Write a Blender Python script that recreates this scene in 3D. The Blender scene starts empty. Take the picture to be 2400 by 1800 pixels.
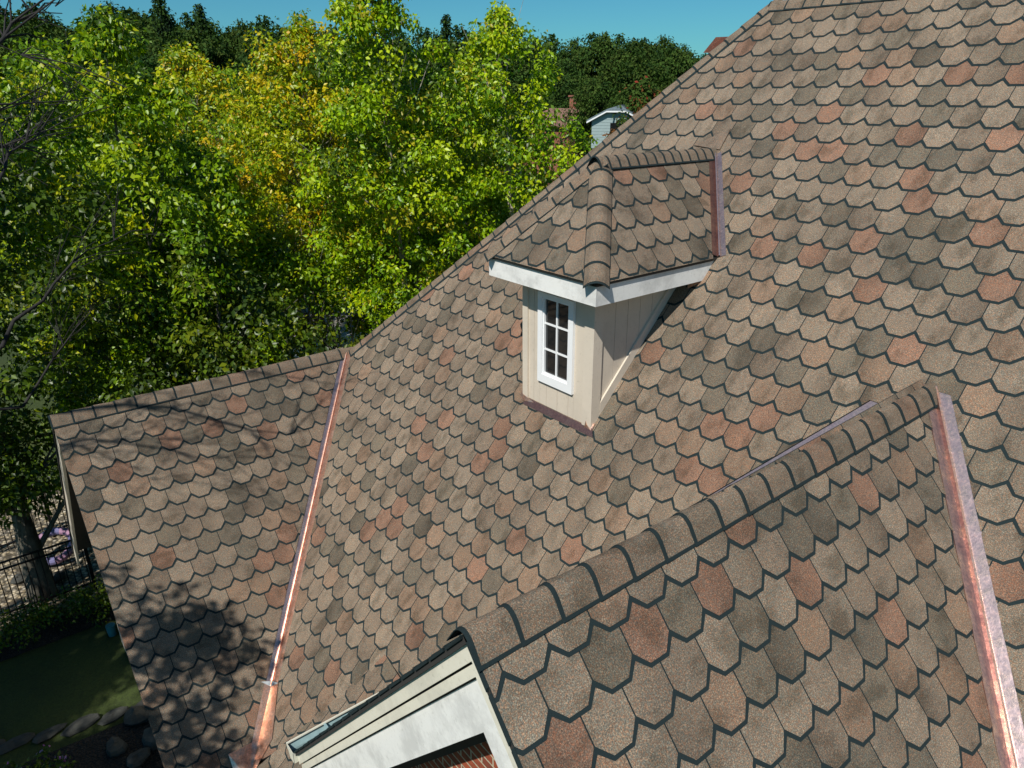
import bpy, math, random
import numpy as np
from mathutils import Vector
PI = math.pi
rnd = random.Random(7)
nrg = np.random.default_rng(11)
sc = bpy.context.scene
COL = sc.collection
V = lambda *a: Vector(a)
Z0 = 8.5                                   # height of the camera above the lawn

# ------------------------------------------------------------------ survey of the house (metres)
xL, zL, yLf, tL = -8.3195, -3.0995 + Z0, 0.4705, 1.06831      # left wing: ridge x, ridge z, front y, slope
xF, zF, yFf, tF = -1.7672, -1.8410 + Z0, 1.1720, 1.14814      # near gable
xD, zD, yP, aD, yE, zE, hf, bD, yW = -4.5796, -0.5489 + Z0, 4.6105, 0.708, 3.896, -1.3752 + Z0, 0.1948, 0.4571, 4.1427
zm, tM = -7.3298 + Z0, 1.09906                                # main slope z = zm + tM*y
zh, tH = 6.8477 + Z0, 1.2087                                  # hip end slope z = zh + tH*x
TW, TE = 0.22594, 0.20319                                     # shingle tab width and exposure
zR = 0.84 + Z0                                                # main ridge
EAVE = -6.5 + Z0

# ------------------------------------------------------------------ tagging
def tag(o, label=None, cat=None, group=None, kind=None):
    if label: o['label'] = label
    if cat: o['category'] = cat
    if group: o['group'] = group
    if kind: o['kind'] = kind
    return o
def empty(name, loc, label, cat, group=None):
    o = bpy.data.objects.new(name, None); COL.objects.link(o); o.location = loc
    o.empty_display_size = 0.2
    return tag(o, label, cat, group)

# ------------------------------------------------------------------ mesh builder
class MB:
    def __init__(s): s.v = []; s.f = []; s.m = []; s.c = []
    def face(s, pts, mat=0, col=None):
        b = len(s.v); s.v.extend([tuple(p) for p in pts]); s.f.append(tuple(range(b, b + len(pts)))); s.m.append(mat)
        if col is None: col = [(1, 1, 1)] * len(pts)
        elif not hasattr(col[0], '__len__'): col = [tuple(col)] * len(pts)
        s.c.extend(col)
    def prism(s, pts, off, mat=0, col=None):
        off = Vector(off); a = [Vector(p) for p in pts]; b = [p + off for p in a]
        s.face(a, mat, col); s.face(b[::-1], mat, col)
        n = len(a)
        for i in range(n):
            j = (i + 1) % n; s.face([a[i], b[i], b[j], a[j]], mat, col)
    def box(s, x0, x1, y0, y1, z0, z1, mat=0, col=None):
        s.prism([(x0, y0, z0), (x1, y0, z0), (x1, y0, z1), (x0, y0, z1)], (0, y1 - y0, 0), mat, col)
    def tube(s, path, radii, n=7, mat=0, col=None, cap=True):
        rings = []
        for i, p in enumerate(path):
            p = Vector(p)
            d = (Vector(path[min(i + 1, len(path) - 1)]) - Vector(path[max(i - 1, 0)]))
            if d.length < 1e-9: d = Vector((0, 0, 1))
            d.normalize()
            a = d.cross(Vector((0, 0, 1)))
            if a.length < 1e-3: a = d.cross(Vector((0, 1, 0)))
            a.normalize(); b = d.cross(a)
            rings.append([p + (a * math.cos(2 * PI * k / n) + b * math.sin(2 * PI * k / n)) * radii[i] for k in range(n)])
        b0 = len(s.v)
        for r in rings: s.v.extend([tuple(q) for q in r])
        for i in range(len(rings) - 1):
            for k in range(n):
                k2 = (k + 1) % n
                s.f.append((b0 + i * n + k, b0 + i * n + k2, b0 + (i + 1) * n + k2, b0 + (i + 1) * n + k)); s.m.append(mat)
                s.c.extend([col or (1, 1, 1)] * 4)
        if cap:
            s.face(rings[0][::-1], mat, col); s.face(rings[-1], mat, col)
    def build(s, name, mats, parent=None, smooth=False, label=None):
        me = bpy.data.meshes.new(name); me.from_pydata(s.v, [], s.f)
        for m in (mats if isinstance(mats, (list, tuple)) else [mats]): me.materials.append(m)
        me.polygons.foreach_set('material_index', s.m)
        at = me.color_attributes.new('tint', 'FLOAT_COLOR', 'CORNER')
        arr = np.ones((len(s.c), 4), np.float32); arr[:, :3] = np.array(s.c, np.float32)
        at.data.foreach_set('color', arr.ravel())
        if smooth: me.polygons.foreach_set('use_smooth', [True] * len(s.f))
        me.update()
        o = bpy.data.objects.new(name, me); COL.objects.link(o)
        if parent:
            o.parent = parent
            p = parent; off = Vector((0, 0, 0))
            while p: off += p.location; p = p.parent
            o.location = -off if parent.type == 'EMPTY' and parent.parent is None else Vector((0, 0, 0))
        if label: o['label'] = label
        return o

# ------------------------------------------------------------------ materials
def mat(name):
    m = bpy.data.materials.new(name); m.use_nodes = True
    nt = m.node_tree; nt.nodes.clear()
    out = nt.nodes.new('ShaderNodeOutputMaterial'); b = nt.nodes.new('ShaderNodeBsdfPrincipled')
    nt.links.new(b.outputs[0], out.inputs[0])
    return m, nt, b, out
def N(nt, t, **k):
    n = nt.nodes.new(t)
    for a, v in k.items():
        if a.startswith('i_'): n.inputs[int(a[2:])].default_value = v
        else: setattr(n, a, v)
    return n
def noise(nt, scale, detail=3, rough=.6, vec=None):
    n = nt.nodes.new('ShaderNodeTexNoise'); n.inputs['Scale'].default_value = scale
    n.inputs['Detail'].default_value = detail; n.inputs['Roughness'].default_value = rough
    if vec: nt.links.new(vec, n.inputs['Vector'])
    return n
def ramp(nt, src, stops):
    r = nt.nodes.new('ShaderNodeValToRGB'); e = r.color_ramp.elements
    while len(e) < len(stops): e.new(.5)
    for q, (p, c) in zip(e, stops): q.position = p; q.color = (*c, 1) if len(c) == 3 else c
    nt.links.new(src, r.inputs[0]); return r
def mix(nt, a, b, fac, mode='MIX'):
    m = nt.nodes.new('ShaderNodeMix'); m.data_type = 'RGBA'; m.blend_type = mode
    for s, i in ((a, 6), (b, 7)):
        if isinstance(s, tuple): m.inputs[i].default_value = (*s, 1)
        else: nt.links.new(s, m.inputs[i])
    if isinstance(fac, (int, float)): m.inputs[0].default_value = fac
    else: nt.links.new(fac, m.inputs[0])
    return m.outputs[2]
def coords(nt, scale=None):
    t = nt.nodes.new('ShaderNodeNewGeometry').outputs['Position']
    if scale:
        mp = nt.nodes.new('ShaderNodeMapping'); mp.inputs['Scale'].default_value = scale
        nt.links.new(t, mp.inputs[0]); t = mp.outputs[0]
    return t
def bump(nt, b, src, st, dist):
    n = nt.nodes.new('ShaderNodeBump'); n.inputs['Strength'].default_value = st; n.inputs['Distance'].default_value = dist
    nt.links.new(src, n.inputs['Height']); nt.links.new(n.outputs[0], b.inputs['Normal'])

def shingle_mat():
    m, nt, b, o = mat('granule_shingle')
    at = N(nt, 'ShaderNodeAttribute', attribute_name='tint')
    p = coords(nt)
    g = noise(nt, 190, 2, .75, p)                      # mineral granules
    gr = ramp(nt, g.outputs[0], [(.27, (.34, .37, .40)), (.45, (.80, .79, .79)), (.55, (1.08, 1.04, 1.0)), (.67, (2.2, 2.1, 1.95))])
    g2 = noise(nt, 120, 1, .6, p)
    hue = ramp(nt, g2.outputs[0], [(.34, (1.25, .88, .74)), (.5, (1, 1, 1)), (.65, (.80, 1.00, 1.14))])
    c = mix(nt, at.outputs[0], gr.outputs[0], 1, 'MULTIPLY')
    c = mix(nt, c, hue.outputs[0], .75, 'MULTIPLY')
    pat = noise(nt, 5.5, 3, .55, coords(nt, (1.6, .8, .8)))                      # blended granule drops inside a tab
    pr = ramp(nt, pat.outputs[0], [(.33, (.66, .66, .64)), (.48, (.98, .98, .98)), (.7, (1.10, 1.07, 1.03))])
    c = mix(nt, c, pr.outputs[0], 1, 'MULTIPLY')
    st = noise(nt, .9, 4, .65, p)
    sr = ramp(nt, st.outputs[0], [(.3, (.9, .9, .9)), (.7, (1.06, 1.05, 1.03))])
    c = mix(nt, c, sr.outputs[0], 1, 'MULTIPLY')
    nt.links.new(c, b.inputs['Base Color']); b.inputs['Roughness'].default_value = .92
    b.inputs['Specular IOR Level'].default_value = .25
    bump(nt, b, g.outputs[0], .5, .0015)
    return m
def simple(name, col, rough=.6, metal=0, var=.12, scale=14, spec=.5, bmp=0, bsc=60, stretch=None):
    m, nt, b, o = mat(name)
    p = coords(nt, stretch)
    n = noise(nt, scale, 5, .65, p)
    lo = tuple(c * (1 - var) for c in col); hi = tuple(min(1, c * (1 + var)) for c in col)
    r = ramp(nt, n.outputs[0], [(.3, lo), (.7, hi)])
    nt.links.new(r.outputs[0], b.inputs['Base Color'])
    b.inputs['Roughness'].default_value = rough; b.inputs['Metallic'].default_value = metal
    b.inputs['Specular IOR Level'].default_value = spec
    if bmp:
        n2 = noise(nt, bsc, 3, .6, p); bump(nt, b, n2.outputs[0], bmp, .004)
    return m
def painted_wood(name, col, dirt=.35, sc_=(1, 1, 1)):
    m, nt, b, o = mat(name)
    p = coords(nt, sc_)
    n1 = noise(nt, 3.5, 6, .7, p); n2 = noise(nt, 40, 4, .7, p)
    r = ramp(nt, n1.outputs[0], [(.36, tuple(c * (1 - dirt) for c in col)), (.52, col), (.75, tuple(min(.95, c * 1.05) for c in col))])
    r2 = ramp(nt, n2.outputs[0], [(.30, (.72, .72, .70)), (.42, (1, 1, 1))])
    c = mix(nt, r.outputs[0], r2.outputs[0], .6, 'MULTIPLY')
    nt.links.new(c, b.inputs['Base Color']); b.inputs['Roughness'].default_value = .55
    bump(nt, b, n2.outputs[0], .25, .003)
    return m
def copper_mat(name, a, b_, c_, rough=.34):
    m, nt, b, o = mat(name)
    p = coords(nt)
    n1 = noise(nt, 9, 6, .7, p); n2 = noise(nt, 55, 4, .7, p)
    r = ramp(nt, n1.outputs[0], [(.32, a), (.5, b_), (.68, c_)])
    r2 = ramp(nt, n2.outputs[0], [(.35, (.62, .66, .74)), (.55, (1, 1, 1)), (.68, (1.5, 1.3, 1.15))])
    c = mix(nt, r.outputs[0], r2.outputs[0], .7, 'MULTIPLY')
    nt.links.new(c, b.inputs['Base Color']); b.inputs['Metallic'].default_value = .85
    rr = ramp(nt, n1.outputs[0], [(.3, (rough + .12,) * 3), (.7, (rough - .06,) * 3)])
    nt.links.new(rr.outputs[0], b.inputs['Roughness'])
    bump(nt, b, n1.outputs[0], .25, .01)
    return m
def leaf_mat(name, trans=.31):
    m, nt, b, o = mat(name)
    at = N(nt, 'ShaderNodeAttribute', attribute_name='tint')
    nt.links.new(at.outputs[0], b.inputs['Base Color'])
    b.inputs['Roughness'].default_value = .40 if trans > .3 else .8; b.inputs['Specular IOR Level'].default_value = .40 if trans > .3 else .1
    t = nt.nodes.new('ShaderNodeBsdfTranslucent')
    tc = mix(nt, at.outputs[0], (1.25, 1.25, .5), 1, 'MULTIPLY'); nt.links.new(tc, t.inputs[0])
    mx = nt.nodes.new('ShaderNodeMixShader'); mx.inputs[0].default_value = trans
    nt.links.new(b.outputs[0], mx.inputs[1]); nt.links.new(t.outputs[0], mx.inputs[2]); nt.links.new(mx.outputs[0], o.inputs[0])
    return m
def brick_mat():
    m, nt, b, o = mat('red_brick')
    g = nt.nodes.new('ShaderNodeNewGeometry'); sp = nt.nodes.new('ShaderNodeSeparateXYZ'); nt.links.new(g.outputs[0], sp.inputs[0])
    ad = N(nt, 'ShaderNodeMath', operation='ADD'); nt.links.new(sp.outputs[0], ad.inputs[0]); nt.links.new(sp.outputs[1], ad.inputs[1])
    cb = nt.nodes.new('ShaderNodeCombineXYZ'); nt.links.new(ad.outputs[0], cb.inputs[0]); nt.links.new(sp.outputs[2], cb.inputs[1])
    br = nt.nodes.new('ShaderNodeTexBrick'); nt.links.new(cb.outputs[0], br.inputs[0])
    br.inputs['Scale'].default_value = 1; br.inputs['Brick Width'].default_value = .205; br.inputs['Row Height'].default_value = .066
    br.inputs['Mortar Size'].default_value = .0065; br.inputs['Mortar Smooth'].default_value = .15; br.inputs['Bias'].default_value = -.1
    br.inputs['Color1'].default_value = (.34, .075, .03, 1); br.inputs['Color2'].default_value = (.16, .045, .028, 1)
    br.inputs['Mortar'].default_value = (.50, .44, .32, 1)
    n = noise(nt, 30, 4, .7, g.outputs[0]); r = ramp(nt, n.outputs[0], [(.3, (.6, .6, .62)), (.6, (1.1, 1.05, 1)), (.75, (1.4, 1.3, 1.1))])
    c = mix(nt, br.outputs[0], r.outputs[0], .8, 'MULTIPLY'); nt.links.new(c, b.inputs['Base Color']); b.inputs['Roughness'].default_value = .85
    iv = N(nt, 'ShaderNodeMath', operation='SUBTRACT', i_0=1.0); nt.links.new(br.outputs['Fac'], iv.inputs[1])
    bump(nt, b, iv.outputs[0], .8, .008)
    return m
def grass_mat():
    m, nt, b, o = mat('lawn_grass')
    p = coords(nt)
    n1 = noise(nt, .35, 5, .6, p); n2 = noise(nt, 30, 5, .8, p)
    r = ramp(nt, n1.outputs[0], [(.3, (.020, .036, .006)), (.55, (.045, .068, .009)), (.75, (.09, .10, .018))])
    r2 = ramp(nt, n2.outputs[0], [(.3, (.5, .5, .5)), (.7, (1.4, 1.4, 1.3))])
    c = mix(nt, r.outputs[0], r2.outputs[0], 1, 'MULTIPLY'); nt.links.new(c, b.inputs['Base Color']); b.inputs['Roughness'].default_value = .9
    bump(nt, b, n2.outputs[0], .8, .04)
    return m
def pebble_mat(name, cols, scale):
    m, nt, b, o = mat(name)
    p = coords(nt)
    v = nt.nodes.new('ShaderNodeTexVoronoi'); v.inputs['Scale'].default_value = scale; nt.links.new(p, v.inputs['Vector'])
    sp = nt.nodes.new('ShaderNodeSeparateColor'); nt.links.new(v.outputs['Color'], sp.inputs[0])
    r = ramp(nt, sp.outputs[0], [(i / (len(cols) - 1), c) for i, c in enumerate(cols)])
    d = ramp(nt, v.outputs['Distance'], [(.25, (1, 1, 1)), (.6, (.2, .2, .2))])
    c = mix(nt, r.outputs[0], d.outputs[0], 1, 'MULTIPLY'); nt.links.new(c, b.inputs['Base Color']); b.inputs['Roughness'].default_value = .85
    iv = N(nt, 'ShaderNodeMath', operation='SUBTRACT', i_0=1.0); nt.links.new(v.outputs['Distance'], iv.inputs[1])
    bump(nt, b, iv.outputs[0], 1, .03)
    return m
def bark_mat(name, a, b_, scale=6):
    m, nt, b, o = mat(name)
    p = coords(nt, (1, 1, .35)); n = noise(nt, scale, 6, .75, p)
    r = ramp(nt, n.outputs[0], [(.38, a), (.55, b_)]); nt.links.new(r.outputs[0], b.inputs['Base Color']); b.inputs['Roughness'].default_value = .9
    bump(nt, b, n.outputs[0], .7, .03)
    return m
M = dict(
    shingle=shingle_mat(),
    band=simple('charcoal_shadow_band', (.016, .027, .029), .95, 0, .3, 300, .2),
    deck=simple('roof_deck', (.03, .028, .025), .9),
    metal=simple('dark_drip_edge', (.03, .032, .03), .45, .3),
    cream=painted_wood('cream_painted_trim', (.74, .70, .58), .14),
    white=painted_wood('weathered_white_fascia', (.83, .82, .78), .22),
    tan=painted_wood('beige_painted_siding', (.64, .56, .455), .07),
    tan2=painted_wood('beige_corner_board', (.65, .57, .465), .07),
    shadegroove=simple('siding_groove', (.20, .17, .13), .9),
    vinyl=simple('white_vinyl', (.84, .85, .85), .35, 0, .02),
    copper=copper_mat('aged_copper', (.42, .31, .32), (.62, .47, .45), (.92, .68, .54), .27),
    copper2=copper_mat('bright_copper_glare', (.55, .27, .17), (.78, .47, .34), (.92, .70, .58), .36),  # brighter copper; on the valley ribs its colour imitates sun reflection
    copper3=copper_mat('dark_copper', (.22, .12, .11), (.34, .19, .16), (.46, .27, .21)),
    solder=simple('grey_sealant', (.42, .45, .46), .5),
    glass=None, brick=brick_mat(), frieze=simple('dark_frieze', (.035, .03, .026), .8),
    gutter=simple('cream_gutter', (.72, .69, .57), .4, 0, .06),
    gutter_shade=simple('gutter_inside_sky_tint', (.22, .32, .33), .3, 0, .25, 8),  # teal of sky on shaded paint, put into the colour
    leaf=leaf_mat('foliage', .301), leaf_far=leaf_mat('far_foliage', .2),
    grass=grass_mat(), gravel=pebble_mat('gravel_stones', [(.22, .17, .10), (.48, .38, .23), (.60, .51, .36), (.30, .24, .17), (.70, .62, .48)], 14),
    mulch=pebble_mat('dark_mulch', [(.008, .006, .004), (.025, .017, .011), (.012, .009, .007), (.04, .03, .02)], 30),
    stone=simple('garden_stone', (.055, .056, .05), .9, 0, .4, 5, .4, .6, 12),
    bark=bark_mat('grey_bark', (.05, .045, .035), (.17, .155, .12)),
    birch=bark_mat('pale_bark', (.10, .085, .065), (.46, .41, .33), 5),
    darkbark=bark_mat('dark_bark', (.008, .007, .007), (.028, .025, .023)),
    iron=simple('black_iron', (.012, .012, .013), .4, .5),
    paving=simple('pale_paving', (.42, .38, .32), .8, 0, .2, 6),
    blue=simple('blue_pool_water', (.01, .22, .45), .08, 0, .2, 3),
    cloth=simple('white_cloth', (.80, .80, .80), .8, 0, .05),
    ringa=simple('lilac_plastic', (.16, .15, .30), .45), ringb=simple('pink_plastic', (.36, .20, .30), .45), tealp=simple('teal_plastic', (.04, .20, .24), .4),
    sidingblue=simple('pale_blue_siding', (.30, .38, .38), .7, 0, .06, 6), roofgrey=simple('blue_grey_shingles', (.13, .17, .19), .9, 0, .3, 8),
    roofbrown=simple('brown_shingles', (.20, .11, .08), .9, 0, .3, 8),
)
def glass():
    m, nt, b, o = mat('window_glass')
    b.inputs['Base Color'].default_value = (.012, .013, .014, 1); b.inputs['Roughness'].default_value = .04
    b.inputs['Specular IOR Level'].default_value = .8; b.inputs['Coat Weight'].default_value = .3
    return m
M['glass'] = glass()
SH = [M['shingle'], M['band'], M['deck']]

# ------------------------------------------------------------------ shingles
def tabcol(g=rnd):
    r = g.random()
    if r < .07: c = (.148, .129, .099)
    elif r < .17: c = (.170, .146, .110)
    elif r < .25: c = (.250, .156, .110)
    elif r < .36: c = (.240, .174, .124)
    elif r < .62: c = (.214, .173, .131)
    else: c = (.245, .201, .152)
    k = .87 + g.uniform(-.09, .09)
    return tuple(q * k for q in c)
def clip(poly, region):
    out = poly; n = len(region)
    for i in range(n):
        a = region[i]; b = region[(i + 1) % n]; inp = out; out = []
        if not inp: return out
        ex, ey = b[0] - a[0], b[1] - a[1]
        sd = lambda p: ex * (p[1] - a[1]) - ey * (p[0] - a[0])
        for j in range(len(inp)):
            p = inp[j]; q = inp[(j + 1) % len(inp)]; sp, sq = sd(p), sd(q)
            if sp >= 0: out.append(p)
            if (sp >= 0) != (sq >= 0):
                t = sp / (sp - sq); out.append((p[0] + (q[0] - p[0]) * t, p[1] + (q[1] - p[1]) * t))
    return out
def ccw(r):
    a = sum(r[i][0] * r[(i + 1) % len(r)][1] - r[(i + 1) % len(r)][0] * r[i][1] for i in range(len(r)))
    return r if a > 0 else r[::-1]
CH, CD, BN = .287 * TW, .32 * TE, .0185
def slope(name, parent, O, U, Vd, region, u0, v0, label=None, thick=.03, deckregion=None, seed=1):
    """one roof slope laid with octagon-cut tabs; region is a convex polygon in (u, v)"""
    O, U, Vd = Vector(O), Vector(U).normalized(), Vector(Vd).normalized()
    Nn = U.cross(Vd)
    if Nn.z < 0: Nn = -Nn
    regions = region if hasattr(region[0][0], '__len__') else [region]
    mb = MB()
    P = lambda u, v, h: O + U * u + Vd * v + Nn * h
    up = TE * 1.32
    jobs = []
    for region in regions:
        region = ccw(region); us = [p[0] for p in region]; vs = [p[1] for p in region]
        r0 = math.floor((min(vs) - v0) / TE) - 2; r1 = math.ceil((max(vs) - v0) / TE) + 2
        jobs += [(region, us, r) for r in range(r0, r1)]
    for region, us, r in jobs:
        vc = v0 + r * TE
        k0 = math.floor((min(us) - u0) / TW - r * .5) - 1; k1 = math.ceil((max(us) - u0) / TW - r * .5) + 1
        strip = random.Random(r * 31 + 5).uniform(-.0015, .0015)
        for k in range(k0, k1):
            ul = u0 + (k + r * .5) * TW; ur = ul + TW
            vb = vc + CD; vt = vb - up; g = .0036; tr_ = random.Random((r * 7919 + k * 104729 + seed * 131) & 0xffffff)
            jv = strip + tr_.uniform(-.0012, .0012)
            hh = lambda v, d: (.0085 - d) - .0065 * min(1.25, (vb - v) / up) if v <= vb else .0085 - d
            lift = tr_.uniform(0, .0012)
            top = [(ul + g, vt), (ur - g, vt), (ur - g, vc - .0015 + jv), (ur - CH, vb + jv), (ul + CH, vb + jv), (ul + g, vc - .0015 + jv)]
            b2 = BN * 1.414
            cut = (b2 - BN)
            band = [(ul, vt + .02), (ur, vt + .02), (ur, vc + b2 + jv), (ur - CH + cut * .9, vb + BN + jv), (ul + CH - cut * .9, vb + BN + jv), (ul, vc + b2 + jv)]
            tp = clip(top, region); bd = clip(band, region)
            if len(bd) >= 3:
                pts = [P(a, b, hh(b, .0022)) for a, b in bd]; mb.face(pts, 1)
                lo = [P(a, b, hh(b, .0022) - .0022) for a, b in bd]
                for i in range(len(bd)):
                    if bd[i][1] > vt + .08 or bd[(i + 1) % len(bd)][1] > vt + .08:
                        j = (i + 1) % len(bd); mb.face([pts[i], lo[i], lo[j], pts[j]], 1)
            if len(tp) >= 3:
                c = tabcol(tr_); c2 = c
                if tr_.random() < .34:
                    f = tr_.choice([.62, .68, .75, .8]); c2 = tuple(q * f for q in c)
                d = tr_.random() < .5; ph = tr_.uniform(-.4, .4)
                cols = []
                for a, b in tp:
                    w = max(0, min(1, (a - ul) / TW + ph * .3)); w = w if d else 1 - w
                    cols.append(tuple(c[i] * (1 - w) + c2[i] * w for i in range(3)))
                pts = [P(a, b, hh(b, 0) + lift) for a, b in tp]; mb.face(pts, 0, cols)
                lo = [P(a, b, hh(b, 0) - .0022) for a, b in tp]
                for i in range(len(tp)):
                    if tp[i][1] > vt + .08 or tp[(i + 1) % len(tp)][1] > vt + .08:
                        j = (i + 1) % len(tp); mb.face([pts[i], lo[i], lo[j], pts[j]], 1)
    for dr in ([deckregion] if deckregion else regions): mb.prism([P(a, b, -.0015) for a, b in dr], Nn * -thick, 2)
    return mb.build(name, SH, parent, label=label)

def cap_row(name, parent, A, B, s1, n1, s2, n2, hw=.128, expo=.203, length=.30, label=None, dark=.019, sdark=.016):
    A, B, s1, s2, n1, n2 = [Vector(q) for q in (A, B, s1, s2, n1, n2)]
    for q in (s1, s2, n1, n2): q.normalize()
    d = (B - A); Ltot = d.length; d.normalize()
    mb = MB()
    up_ = (n1 + n2).normalized(); LF = .021 * min(1.0, hw / .12)
    def prof(h, w, cr=.066):
        pts = []
        for t in (w, (w + cr) / 2, cr): pts.append(s1 * t + n1 * h + up_ * LF * (w - t) / (w - cr))
        for k in range(1, 6):
            t = k / 6; pts.append(s1 * cr * (1 - t) ** 2 + s2 * cr * t * t + (n1 * (1 - t) + n2 * t).normalized() * h + up_ * (LF + .006 * math.sin(PI * t)))
        for t in (cr, (w + cr) / 2, w): pts.append(s2 * t + n2 * h + up_ * LF * (w - t) / (w - cr))
        return pts
    n = int(math.ceil(Ltot / expo))
    for i in range(n):
        s = i * expo + rnd.uniform(-.003, .003); e = min(s + length, Ltot + .03)
        if e - s < .05: continue
        c = tabcol(); mean = (.188, .150, .112); c = tuple(.45 * q + .5 * w for q, w in zip(c, mean))
        for layer in (0, 1):
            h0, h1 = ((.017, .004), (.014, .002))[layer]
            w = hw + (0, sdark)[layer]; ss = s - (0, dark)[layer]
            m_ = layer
            a = prof(h0, w); b = prof(h1, w)
            ra = [A + d * ss + q for q in a]; rb = [A + d * e + q for q in b]
            al = [A + d * ss + q for q in prof(h0 - .004, w)]; bl = [A + d * e + q for q in prof(h1 - .003, w)]
            for j in range(len(ra) - 1):
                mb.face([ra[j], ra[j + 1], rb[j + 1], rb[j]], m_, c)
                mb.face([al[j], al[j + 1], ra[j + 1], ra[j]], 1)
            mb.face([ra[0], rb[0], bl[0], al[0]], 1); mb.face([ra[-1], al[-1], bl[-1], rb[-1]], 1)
    o = mb.build(name, SH, parent, label=label)
    return o
def uv(t, sx=0, sy=0): return Vector((sx, sy, -t)).normalized()     # downslope unit vector
def plane_n(a, b):
    n = Vector(a).cross(Vector(b)); n.normalize(); return n if n.z > 0 else -n

# ================================================================== THE HOUSE
house = empty('house', (-4, 6, 0), 'large house with brown scalloped shingle roofs, copper valleys and a small dormer', 'house')
cM = 1 / math.hypot(1, tM); cL = 1 / math.hypot(1, tL); cF = 1 / math.hypot(1, tF); cH = 1 / math.hypot(1, tH)
DM = Vector((0, -cM, -cM * tM)); DLr = Vector((cL, 0, -cL * tL)); DLl = Vector((-cL, 0, -cL * tL))
DFr = Vector((cF, 0, -cF * tF)); DFl = Vector((-cF, 0, -cF * tF)); DH = Vector((-cH, 0, -cH * tH))
X, Y, Z = V(1, 0, 0), V(0, 1, 0), V(0, 0, 1)
nM = plane_n(X, DM); nLr = plane_n(Y, DLr); nLl = plane_n(Y, DLl); nFr = plane_n(Y, DFr); nFl = plane_n(Y, DFl); nH = plane_n(Y, DH)
yM = lambda z: (z - zm) / tM
xH = lambda z: (z - zh) / tH
vM = lambda z: -yM(z) / cM
def MP(x, z): return Vector((x, yM(z), z))
xT = xH(zR); yT = yM(zR)
XR = 5.5
# --- main slope. valley with the left wing: x = xL + (zL - z)/tL
def perp_shift(uA, vA, uB, vB, d):
    """line A-B in (u,v) moved sideways by d to the side of +u"""
    ex, ey = uB - uA, vB - vA; l = math.hypot(ex, ey); nx, ny = ey / l, -ex / l
    if nx < 0: nx, ny = -nx, -ny
    return (uA + nx * d, vA + ny * d), (uB + nx * d, vB + ny * d)
vlt = (xL, vM(zL)); vlb = (xL + (zL - EAVE) / tL, vM(EAVE))
a_, b_ = perp_shift(*vlt, *vlb, .098)
hipT = (xT, vM(zR)); hipJ = (xH(zL), vM(zL))
def isect(p, p2, q, q2):
    a1, b1 = p2[0] - p[0], p2[1] - p[1]; a2, b2 = q2[0] - q[0], q2[1] - q[1]; t = ((q[0] - p[0]) * b2 - (q[1] - p[1]) * a2) / (a1 * b2 - b1 * a2)
    return (p[0] + a1 * t, p[1] + b1 * t)
jm = isect(a_, b_, hipT, hipJ)
vfa, vfb = (xF, vM(zF)), (xF + (zF - EAVE) / tF, vM(EAVE)); ra_, rb_ = perp_shift(*vfa, *vfb, .088)          # right valley of the near gable
la_, lb_ = (xF, vM(zF)), (xF - (zF - EAVE) / tF, vM(EAVE)); ea_, eb_ = perp_shift(*la_, *lb_, -.135)         # its left valley
vs_ = vM(zF)
lf = lambda v: ea_[0] + (eb_[0] - ea_[0]) * (v - ea_[1]) / (eb_[1] - ea_[1])
rt_ = lambda v: ra_[0] + (rb_[0] - ra_[0]) * (v - ra_[1]) / (rb_[1] - ra_[1])
vtR, vtL = vs_ + .04, vs_ + .24
hipx = lambda v: hipT[0] + (hipJ[0] - hipT[0]) * (v - hipT[1]) / (hipJ[1] - hipT[1])
regM = [[hipT, (xF, vM(zR)), (xF, vtL), (hipx(vtL), vtL)], [(xF, vM(zR)), (XR, vM(zR)), (XR, vtR), (xF, vtR)],
        [(hipx(vtL), vtL), (lf(vtL), vtL), (lf(vM(EAVE)), vM(EAVE)), b_, jm],
        [(rt_(vtR), vtR), (XR, vtR), (XR, vM(EAVE)), (rt_(vM(EAVE)), vM(EAVE))]]
if b_[0] > lf(vM(EAVE)):
    mv = isect(ea_, eb_, a_, b_); regM[2] = [(hipx(vtL), vtL), (lf(vtL), vtL), mv, jm]
main = slope('main_roof_slope', house, (0, 0, zm), X, DM, regM, -3.39, -8.1755, 'broad main roof slope of brown scalloped shingles')
# --- hip end (behind the hip)
yB = yT + 1.2
regH = [(yM(zL), (-xH(zL)) / cH), (yT, -xT / cH), (yT + 1.2, -xT / cH), (yT + 6, -xH(EAVE) / cH), (yM(zL), -xH(EAVE) / cH)]
hipr = slope('hip_end_slope', house, (0, 0, zh), Y, DH, regH, .1, .05, 'steep hip end slope facing the trees')
mb = MB()                                             # plain back slope closing the roof
mb.face([(xT, yT, zR), (XR, yT, zR), (XR, yT + 6.6, EAVE), (xT - 5.2, yT + 6.2, EAVE)], 0, (.2, .155, .113))
mb.build('back_roof_slope', SH, house)
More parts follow.
